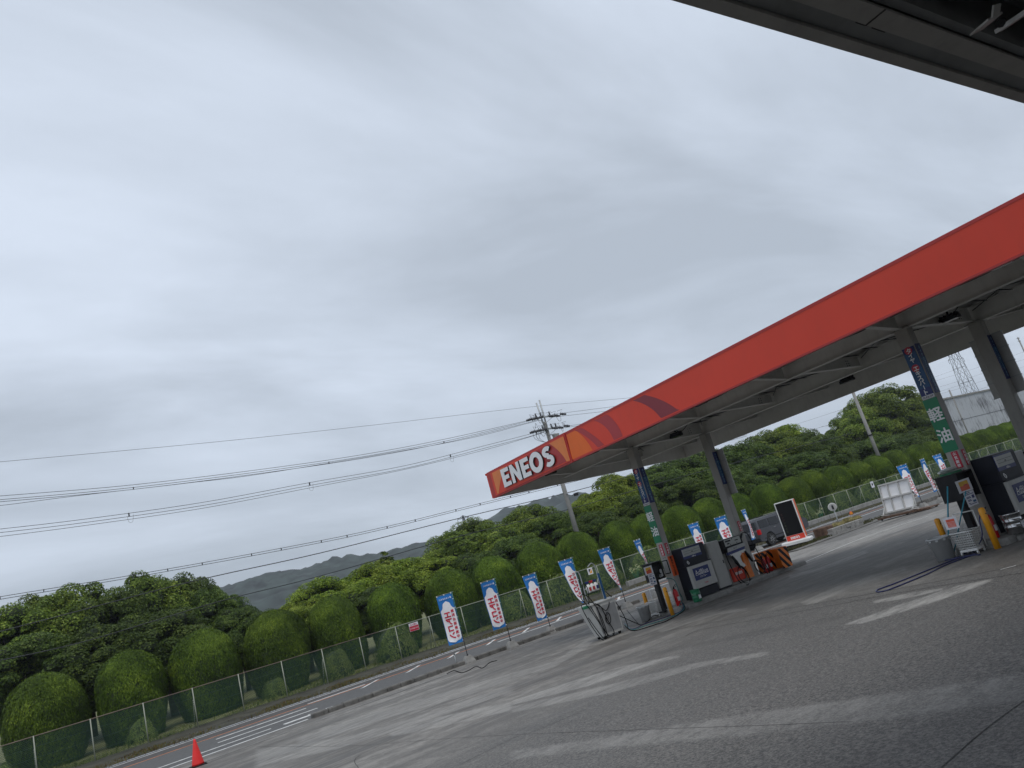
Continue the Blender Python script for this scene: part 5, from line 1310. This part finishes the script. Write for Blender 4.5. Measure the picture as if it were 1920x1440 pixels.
def flower(x, Y, h, label):
    e = empty('roadside_plant', (x, Y, -.2), label, 'plant'); rs = np.random.RandomState(int(x*10))
    b = MB(); tips = []
    for k in range(7):
        a = rs.uniform(0, 6.28); q = Vector((.3*math.cos(a), .2*math.sin(a), h*rs.uniform(.6, 1))); b.tube([(0,0,0), q*.5+Vector((0,0,.05)), q], .008, m_pail, 4); tips.append(q)
    b.build('stalks', e)
    P = np.concatenate([np.array(q)+rs.normal(0, .07, (14, 3)) for q in tips]); me = leaf_mesh('flower_heads', P, np.tile([0,-1,.3], (len(P), 1)), .05, .6, [leafmat('pale_flower', [srgb(150,160,110), srgb(196,200,160)], .7, .2, 0)], 3)
    o = bpy.data.objects.new('flower_heads', me); COL.objects.link(o); o.parent = e
p = onY(1197, 1088, 36.2); flower(p.x, 36.2, 1.0, 'leggy pale flowered weed before the fence left of the far column')
p = onY(1540, 968, 36.2); flower(p.x, 36.2, .9, 'white flowered weed before the fence behind the mirror post')

# ================================================================== ROAD SIDE OBJECTS at the right
# grey car
car = empty('parked_car', (39.05, 31.6, ZR), 'dark grey sport utility car driving behind the black display board', 'car')
def carbody():
    b = MB(); W = .93
    # side outline (x forward), z ; lower body and cabin as lofted sections
    low = [(-2.35,.42),(-2.40,.60),(-2.40,1.02),(-2.28,1.10),(1.30,1.12),(2.15,1.02),(2.38,.90),(2.42,.55),(2.30,.36)]
    arches = []
    def arch(cx): return [(cx+.44*math.cos(math.pi*i/10), .40+.44*math.sin(math.pi*i/10)) for i in range(11)]
    side = low+[(1.95,.34)]+arch(1.50)[0:]+[(-.98,.34)]+arch(-1.42)+[(-2.0,.36)]
    L = [Vector((x, -W, z)) for x, z in side]; R_ = [Vector((x, W, z)) for x, z in side]
    b.slab(L, (0,1,0), 2*W, m_car, m_car); return b
b = carbody(); b.box(-2.44, -2.36, -.85, .85, .42, .62, m_dark); b.build('body', car)
b = MB()
cab = [(-2.28,1.10,.90),(-2.18,1.62,.80),(-2.05,1.74,.74),(.35,1.78,.74),(.55,1.74,.76),(1.25,1.12,.88)]
v = []
for x, z, w_ in cab: v += [(x, -w_, z), (x, w_, z)]
n = len(cab); f = [(0,2,4,6,8,10), (11,9,7,5,3,1)]+[(2*i, 2*i+1, 2*i+3, 2*i+2) for i in range(n-1)]
b.add(v, f, m_car); b.build('cabin', car)
def sidewin(x0, x1, xt0, xt1):
    for s_ in (-1, 1):
        b = MB(); q = [(x0, s_*.905, 1.16), (x1, s_*.905, 1.16), (xt1, s_*.795, 1.62), (xt0, s_*.795, 1.62)]
        b.slab(q, (0, s_, 0), .012, m_glass); b.build('window', car)
sidewin(-2.12, -1.22, -2.05, -1.22); sidewin(-1.12, -.20, -1.12, -.20); sidewin(-.08, 1.02, -.08, .55)
b = MB(); b.slab([(-2.30,-.72,1.16),(-2.30,.72,1.16),(-2.21,.66,1.58),(-2.21,-.66,1.58)], (-1,0,0), .015, m_glass); b.build('rear_window', car)
b = MB(); b.slab([(.62,-.68,1.70),(.62,.68,1.70),(1.20,.78,1.17),(1.20,-.78,1.17)], (.6,0,.6), .02, m_glass); b.build('windscreen', car)
for s_ in (-1, 1):
    b = MB(); b.bbox(-2.44, -2.30, s_*.93-.13, s_*.93+.015*s_+.10*(s_ < 0)-.0, .82, 1.12, m_lampred, .01); b.build('tail_light', car)
    for x in (-1.42, 1.50):
        b = MB(); b.tube([(x, s_*.70, .38), (x, s_*.94, .38)], .38, m_tyre, 24); wl = b.build('wheel', car)
        b = MB(); b.tube([(x, s_*.935, .38), (x, s_*.950, .38)], .25, m_dark, 20)
        for k in range(7): a = 2*math.pi*k/7; b.bar((x, s_*.958, .38), (x+.25*math.cos(a), s_*.958, .38+.25*math.sin(a)), .05, .02, m_chrome, Vector((0,1,0)))
        b.build('rim', wl)
b = MB()
for s_ in (-1, 1): b.box(-2.0, 1.2, s_*.925-.01, s_*.925+.012, .50, .56, m_dark); b.box(-1.9, .5, s_*.70-.02, s_*.70+.02, 1.79, 1.82, m_dark)
b.build('trim', car)
b = MB()
for x in (-.9, .05): b.box(x, x+.18, -.945, -.93, 1.0, 1.03, m_chrome)
b.build('door_handle', car)

# black display board with orange edge
lp = G(1500, 1015); 
LX, LY = 33.2, 25.55
led = empty('display_board', (LX, LY, ZR), 'tall black electronic display board with orange side and ENEOS foot', 'display board')
aim = math.atan2(-LX, LY)*-1
ang = math.radians(-66)
led.rotation_euler = (0, 0, ang)
b = MB(); b.bbox(-.50, .50, -.09, .22, .32, 2.36, m_white, .02); b.build('cabinet', led)
b = MB(); b.box(-.44, .44, -.10, -.091, .60, 2.31, m_black); 
m_led1 = mat('unlit_led_red', (.05, .012, .01), .5); m_led2 = mat('unlit_led_green', (.035, .05, .02), .5)
for i, ch in enumerate('エンジンオイル'): b.text(ch, (-.30, -.1035, 1.72-i*.15), (1,0,0), (0,0,1), .13, m_led1 if i < 3 else m_led2, .02)
b.build('screen', led)
b = MB(); b.box(-.47, .47, -.102, -.091, .34, .585, m_red); eneos(b, (-.26, -.103, .40), (1,0,0), (0,0,1), (0,-1,0), .12, m_letter, m_letter, .004); b.build('brand_plate', led)
b = MB(); b.box(.501, .515, -.05, .20, .4, 2.34, m_signorange); b.build('side_panel', led)
b = MB(); b.bbox(-.78, .72, -.35, .45, .14, .32, m_white, .05); b.bbox(-.7, .66, -.3, .4, .02, .14, m_dark, .02); b.build('wheeled_base', led)
# low block wall next to it
b = MB(); r = random.Random(9)
for i in range(7):
    for j in range(2): b.bbox(34.4+i*.42+.1*j, 34.8+i*.42+.1*j, 24.3+r.uniform(-.02, .02), 24.6, ZR+j*.19, ZR+.185+j*.19, m_concrete, .015)
b.build('block_wall', label='short grey block wall beside the display board', cat='wall')
b = MB(); b.bbox(35.1, 36.0, 25.2, 25.9, ZR, ZR+.5, m_rust, .04); b.build('debris_box', label='low brownish box behind the grey block wall', cat='box')
# mossy stones with a round mirror seen from behind
ms = G(1577, 992)
mz = empty('traffic_mirror', (ms.x, ms.y, ZR), 'round traffic mirror on a thin post, seen from behind', 'traffic mirror')
hh = HT((ms.x, ms.y), 1566.3, 949)
tp = onY(1566.3, 949, ms.y)
b = MB(); b.tube([(0,0,0),(0,0,hh-ZR)], .035, m_galv, 8); b.build('post', mz)
b = MB(); b.tube([(-.02,-.06,hh-ZR),(-.02,-.02,hh-ZR)], .235, m_white, 24); b.tube([(-.02,-.09,hh-ZR),(-.02,-.06,hh-ZR)], .20, m_grayw, 24)
b.box(-.06, .04, -.13, -.09, hh-ZR-.12, hh-ZR+.12, m_dark); b.tube([(-.02,-.14,hh-ZR+.1),(-.02,-.09,hh-ZR+.1)], .05, m_chrome, 10); b.build('mirror_disc', mz); mz.rotation_euler = (0, 0, -.9)
r = random.Random(4)
for i, (x, w_, h_) in enumerate(((-1.15, .9, .48), (-.2, .55, .55), (.4, .8, .5))):
    b = MB(); n = 10; v = []
    for j in range(5):
        for k in range(n):
            a = 2*math.pi*k/n; q = (1-.12*j/4-(.3 if j == 4 else 0))*(1+r.uniform(-.09, .09)); sx_ = abs(math.cos(a))**.5*math.copysign(1, math.cos(a)); sy_ = abs(math.sin(a))**.5*math.copysign(1, math.sin(a))
            v.append((sx_*w_*.55*q, sy_*.34*q, h_*j/4*(1+r.uniform(-.04, .04))))
    b.add(v, [(j*n+k, j*n+(k+1)%n, (j+1)*n+(k+1)%n, (j+1)*n+k) for j in range(4) for k in range(n)]+[tuple(range(40, 50))], m_moss)
    b.build('mossy_stone', loc=(ms.x+x*.85, ms.y-.75-x*.15, ZR-.02), label=['left', 'middle, narrowest', 'right'][i]+' of the three mossy stones below the traffic mirror', cat='stone', group='mossy stones below the mirror')
# dark planting bed
b = MB(); b.box(30.5, 39.3, 23.6, 24.25, ZR-.05, ZR+.05, m_kerb); b.build('planting_bed', kind='structure', label='dark soil strip along the yard edge')
b = MB(); b.tube([(0,0,0),(0,0,.5)], .015, m_galv, 6); b.tube([(0,0,.45),(.5,.1,.42)], .012, m_galv, 6); q = G(1603, 984); b.build('pipe_stub', loc=q, label='thin bent steel pipe right of the mossy stones', cat='pipe')

# white framed board on a trolley
wb = empty('framed_board', (36.9, 21.8, gz(21.8)+.10), 'white six panel framed board standing on a rusty trolley', 'board')
Wb, Hb = 1.62, 1.42
b = MB(); b.box(.02, .05, -Wb/2, Wb/2, .14, .14+Hb, m_letter); b.build('panel', wb)
b = MB()
for z in (.14, .14+Hb*.5, .14+Hb): b.box(-.07, .02, -Wb/2-.03, Wb/2+.03, z-.035, z+.035, m_grayw)
for k in range(4): y = -Wb/2+Wb*(0, .36, .72, 1.0)[k]; b.box(-.06, .018, y-.03, y+.03, .14, .14+Hb, m_grayw)
b.build('frame', wb)
b = MB()
for y in (-Wb/2, Wb/2): b.bar((-.35, y, .02), (0, y, .5), .04, .04, m_grayw); b.box(-.4, .1, y-.06, y+.06, .0, .05, m_grayw)
b.build('foot', wb)
tr = empty('trolley', (36.85, 21.5, gz(21.5)-.0), 'low rusty flat trolley under the white framed board', 'trolley')
b = MB(); b.box(-.45, .45, -1.45, 1.35, .10, .15, m_rust); b.box(-.5, -.45, -1.47, 1.37, .07, .16, m_rust); b.build('platform', tr)
for x in (-.4, .4):
    for y in (-1.3, -.2, 1.2):
        b = MB(); b.tube([(x-.03, y, .05), (x+.03, y, .05)], .055, m_tyre, 12); b.build('castor', tr)
wb.location.z = gz(21.5)+.155; wb.rotation_euler = (0, .17, 0)

# ================================================================== POLES, CABLES, PYLONS, FAR WALL
YP = 42.3
pp = onY(1082, 1000, YP); pt = onY(1012, 752, YP); X1 = pp.x
up = empty('utility_pole', (X1, YP, -.1), 'tall concrete utility pole with transformer and crossarms behind the canopy tip', 'utility pole')
H1 = onY(1035, 810, YP).z+1.6
ztop = pt.z
b = MB(); b.tube([(0,0,0),(0,0,ztop-1.5)], [.20, .125], m_pole, 14); b.build('shaft', up)
b = MB(); b.tube([(-.10,0,ztop-2.2),(-.22,0,ztop+.0)], .055, m_galv, 8); b.tube([(.10,0,ztop-2.4),(.12,0,ztop+.18)], .06, m_galv, 8); b.build('top_mast', up)
zA, zB = onY(1020, 790, YP).z, onY(1030, 808, YP).z
za_ = onY(1014, 781, YP).z; zb_ = onY(1024, 803, YP).z
for nm, z in (('crossarm', za_), ('crossarm', zb_)):
    b = MB(); b.bar((-1.05, -.16, z), (1.2, -.16, z), .09, .11, m_galv); b.bar((-.9, -.2, z-.02), (0, -.16, z-.45), .03, .03, m_galv); b.bar((.9, -.2, z-.02), (0, -.16, z-.45), .03, .03, m_galv)
    arm = b.build(nm, up)
    for x in ((-.75, -.3, .5) if z > zb_ else (.35, .75, -.45)):
        b = MB(); b.lathe([(.03,0),(.08,.04),(.04,.08),(.08,.12),(.04,.16),(.06,.22),(.02,.30)], m_ceram, (x, -.2, z+.05), 8); b.build('insulator', arm)
    for k, (x, d) in enumerate(((-1.05, -1), (-.62, -1), (1.18, 1), (.75, 1), (.2, 1), (-.2, -1))):
        yy = -.2-.12*(k % 3); b = MB(); P_ = [(x+d*(.08+.07*i), yy, z-.02-.01*i) for i in range(9)]
        b.tube(P_, [.03,.10,.035,.11,.035,.11,.035,.09,.02], m_ceram, 8); b.tube([(x+d*.1, yy, z+.02), (x+d*.3, yy-.1, z+.28), (x-d*.1, yy, z+.22)], .012, m_wire, 4); b.build('insulator', arm)
b = MB(); b.lathe([(.24,0),(.26,.03),(.26,.62),(.28,.66),(.28,.70),(.10,.74)], m_pumpgrey, (.62, -.05, zb_-1.15), 16)
b.bar((0,0,zb_-.9), (.5,0,zb_-.9), .08, .08, m_galv); b.bar((0,0,zb_-.45), (.7,0,zb_-.4), .08, .06, m_galv); b.build('transformer', up)
b = MB(); r = random.Random(8)
for k in range(10):
    x = r.uniform(-1.3, 1.2); z = (za_, zb_)[k % 2]; w_ = r.uniform(.2, .5)
    b.tube(spline([(x, -.2, z+.15), (x+w_*.3, -.3, z+r.uniform(-.6, .5)), (x+w_, -.25, z+r.uniform(-.5, .3)), (x+w_*1.3, -.2, z)]), .012, m_wire, 5)
for k in range(3): b.tube(spline([(-.9-.25*k, -.2, zb_-.05), (-.95-.2*k, -.2, zb_-.6), (-.5, -.2, zb_-.95), (-.1, -.2, zb_-.7)]), .012, m_wire, 5)
b.build('wiring', up)
b = MB(); zc_ = onY(1052, 925, YP).z; b.bar((-.1,-.2,zc_), (.9,-.2,zc_+.02), .05, .05, m_galv); b.bbox(.55, .9, -.3, -.15, zc_-.32, zc_-.12, m_dark, .03); b.tube(spline([(-.1,-.2,zc_),(.3,-.25,zc_-.25),(.6,-.2,zc_-.1)]), .01, m_wire, 4); b.build('cable_box', up)

def cable(pts, rr, label, spacers=0, twin=0.0, Y=YP, far=None):
    P = [onY(u, v, Y) for u, v in pts]; P = spline(P, 8); b = MB(); b.tube(P, rr, m_wire, 5)
    if twin: b.tube([p+Vector((0, .05, -twin)) for p in P], rr, m_wire, 5)
    for k in range(spacers):
        i = int((k+.5)/spacers*(len(P)-1)); p = P[i]
        if twin > .15:
            b.box(p.x-.03, p.x+.03, p.y-.03, p.y+.03, p.z-twin, p.z+.02, m_wire)
        b.tube(spline([p+Vector((-.08,0,-twin)), p+Vector((-.05,0,-twin-.28)), p+Vector((.12,0,-twin-.3)), p+Vector((.2,0,-twin*.5))]), .006, m_wire, 4) if twin > .15 else b.box(p.x-.02, p.x+.02, p.y-.02, p.y+.05, p.z-twin-.01, p.z+.02, m_wire)
    return b.build('overhead_cable', label=label, cat='cable', group='overhead cables')
cable([(-60,871),(0,866),(400,829),(700,797),(995,763),(1180,746),(1500,716)], .010, 'thinnest and highest overhead wire, alone above the others')
cable([(-60,935),(0,930),(250,909),(520,876),(700,849),(850,820),(1000,786)], .013, 'top wire of the upper three wire bundle')
cable([(-60,941),(0,937),(250,914),(520,880),(700,853),(850,824),(985,791),(1010,784)], .013, 'hooped middle wire of the upper bundle', 5, .09)
cable([(-60,953),(0,948),(150,929),(350,906),(520,884),(850,828),(985,795),(1010,788)], .012, 'lowest wire of the upper bundle')
cable([(-60,998),(0,992),(162,973),(380,942),(580,905),(760,873),(915,834),(1000,812),(1022,803)], .013, 'top wire of the lower bundle', 5, .16)
cable([(-60,1012),(0,1006),(162,985),(380,953),(580,915),(760,880),(915,842),(1000,817),(1024,808)], .012, 'bottom wire of the lower bundle')
cable([(-60,1132),(0,1119),(250,1078),(500,1033),(700,993),(900,944),(1045,908),(1200,868),(1400,815)], .014, 'ladder like twin cable crossing under the canopy tip', 26, .11)
cable([(-60,1200),(100,1158),(370,1088),(600,1037),(860,972),(1055,926),(1200,888)], .024, 'thick black cable rising towards the canopy tip')
cable([(-60,1250),(150,1205),(410,1128),(600,1080),(860,1006),(1066,955),(1250,902),(1400,862),(1600,812)], .022, 'lowest thick black cable before the hills')
for i, (a, c) in enumerate((((1035,777),(1500,710)), ((1030,783),(1500,722)), ((1050,803),(1500,735)), ((1055,800),(1500,730)))):
    cable([a, ((a[0]+c[0])/2, (a[1]+c[1])/2+3), c], .012, ['first', 'second', 'third', 'fourth'][i]+' wire from the top running right from the utility pole crossarms')
# wires in the gaps under the canopy at the right
for i, (a, c) in enumerate((((1400,780),(1800,655)), ((1480,800),(1800,690)), ((1500,812),(1800,722)), ((1540,800),(1720,765)), ((1560,818),(1760,752)))):
    cable([a, ((a[0]+c[0])/2, (a[1]+c[1])/2+2), c], .014, ['topmost', 'second', 'third', 'fourth', 'lowest'][i]+' wire in the sky gap under the canopy', Y=70)
for i in range(7):
    v0 = 690+i*14; cable([(1700, v0+40-i*2), (1800, v0+10), (1925, v0-32)], .03, ORD[i]+' power line from the top beside the transmission tower', Y=150)

def thinpole(u0, v0, u1, v1, Y, r0, r1, label, ins=False):
    p = onY(u1, v1, Y); t = onY(u0, v0, Y); e = empty('utility_pole', (p.x, Y, 0), label, 'utility pole')
    b = MB(); b.tube([(0,0,0),(0,0,t.z)], [r0, r1], m_pole, 10); b.build('shaft', e)
    b = MB(); b.tube([(0,0,t.z*.55),(0,0,t.z*.55+.12)], r0*1.1, m_dark, 10); b.build('band', e)
    if ins:
        for z in (t.z-.3, t.z-1.0): b = MB(); b.bar((-.8,0,z),(.8,0,z), .1, .1, m_dark); b.build('crossarm', e)
    return e
thinpole(1602, 735, 1648, 857, YP, .2, .15, 'slim concrete pole in front of the tall tree group')
thinpole(1779, 731, 1813, 808, 60, .17, .12, 'slim bare pole before the stained concrete building')
thinpole(1911, 632, 1935, 690, 75, .2, .15, 'distant pole with crossarms at the right picture edge', True)

def pylon(X, Y, H, wb_, label, r_=.12, arms=True):
    e = empty('transmission_tower', (X, Y, 0), label, 'pylon'); b = MB(); n = 9
    def wd(t): return .5*wb_*(1-t)**.8+.04*wb_
    lv = [i/n for i in range(n+1)]
    C4 = ((-1,-1),(1,-1),(1,1),(-1,1))
    for s0, s1 in C4: b.tube([(s0*wd(t), s1*wd(t), H*t) for t in lv], r_, m_galvd, 4)
    for i in range(n):
        t0, t1 = lv[i], lv[i+1]; a, c = wd(t0), wd(t1)
        for k in range(4):
            p, q = C4[k], C4[(k+1) % 4]
            b.tube([(p[0]*a, p[1]*a, H*t0), (q[0]*c, q[1]*c, H*t1)], r_*.55, m_galvd, 4); b.tube([(q[0]*a, q[1]*a, H*t0), (p[0]*c, p[1]*c, H*t1)], r_*.55, m_galvd, 4)
            b.tube([(p[0]*c, p[1]*c, H*t1), (q[0]*c, q[1]*c, H*t1)], r_*.6, m_galvd, 4)
    b.build('lattice_mast', e)
    if arms:
        for t in (.62, .74, .86, .96):
            b = MB(); w_ = wd(t)
            for s_ in (-1, 1):
                tip = (s_*(w_+H*.085), 0, H*t); b.tube([(s_*w_, -w_, H*t), tip], r_*.7, m_galvd, 4); b.tube([(s_*w_, w_, H*t), tip], r_*.7, m_galvd, 4); b.tube([(s_*w_*.9, 0, H*(t+.035)), tip], r_*.7, m_galvd, 4)
                b.tube([tip, (tip[0], 0, tip[2]-H*.03)], r_*.8, m_ceram, 4)
            b.build('arm', e)
    return e
m_galvd = mat('tower_steel', (.06, .064, .07), .6, .2, .1)
pt_ = onY(1795, 655, 150); pylon(onY(1824, 738, 150).x-1.5, 150, 60, 6.0, 'steel lattice transmission tower behind the concrete building', .10)
q = onY(869, 972, 330); pylon(q.x, 330, q.z+1.5, 5, 'tiny distant transmission tower above the trees left of the canopy tip', .16)
q = onY(1003, 942, 500)
q = onY(1583, 812, 240); pylon(q.x+1, 240, q.z+5, 7, 'distant lattice tower in the sky gap left of the thin pole', .16)
# stained concrete building
def stained():
    m = bpy.data.materials.new('stained_concrete'); m.use_nodes = True; t = m.node_tree; b = t.nodes['Principled BSDF']; b.inputs['Roughness'].default_value = .85
    tcn = N('ShaderNodeTexCoord', t)
    def nz(scl, sc, det, ro):
        mpn = N('ShaderNodeMapping', t); mpn.inputs['Scale'].default_value = scl; t.links.new(tcn.outputs['Object'], mpn.inputs[0])
        n = N('ShaderNodeTexNoise', t); n.inputs['Scale'].default_value = sc; n.inputs['Detail'].default_value = det; n.inputs['Roughness'].default_value = ro; t.links.new(mpn.outputs[0], n.inputs[0]); return n.outputs['Fac']
    a = nz((1,1,.16), 1.9, 6, .75); c = nz((1,1,1), .22, 3, .6)
    ad = N('ShaderNodeMath', t, operation='MULTIPLY_ADD'); t.links.new(c, ad.inputs[0]); ad.inputs[1].default_value = .7; t.links.new(a, ad.inputs[2])
    r = N('ShaderNodeValToRGB', t); r.color_ramp.elements[0].position = .84; r.color_ramp.elements[1].position = 1.0
    r.color_ramp.elements[0].color = (.40, .42, .45, 1); r.color_ramp.elements[1].color = (.09, .09, .10, 1); t.links.new(ad.outputs[0], r.inputs[0]); t.links.new(r.outputs[0], b.inputs['Base Color']); return m
m_stain = stained()
YW = 60
A_, B_ = onY(1755, 752, YW), onY(1935, 716, YW)
zt = (A_.z+B_.z)/2
bd = empty('warehouse', (A_.x, YW, 0), 'grey concrete building with black streaked stains behind the right columns', 'building')
b = MB(); b.box(-2, 70, 0, 25, 0, zt, m_stain); b.build('wall', bd)
b = MB(); b.box(-2.1, 70.1, -.15, 25.1, zt, zt+.25, m_pole); b.build('parapet', bd)
b = MB()
for z in (.36, .62): b.box(-2, 70, -.03, -.002, zt*z, zt*z+.05, m_dark)
b.build('wall_joint', bd)

# ================================================================== HAZE
hz = MB(); hz.box(-900, 2200, -700, 1400, -2, 130, m_white)
ho = hz.build('haze', kind='stuff', label='thin damp air over the whole scene')
hm = bpy.data.materials.new('haze'); hm.use_nodes = True; t = hm.node_tree; t.nodes.clear()
mo = N('ShaderNodeOutputMaterial', t); pv = N('ShaderNodeVolumePrincipled', t); pv.inputs['Color'].default_value = (.84, .92, 1, 1); pv.inputs['Density'].default_value = .00034; pv.inputs['Anisotropy'].default_value = .2
t.links.new(pv.outputs[0], mo.inputs['Volume']); ho.data.materials.clear(); ho.data.materials.append(hm)
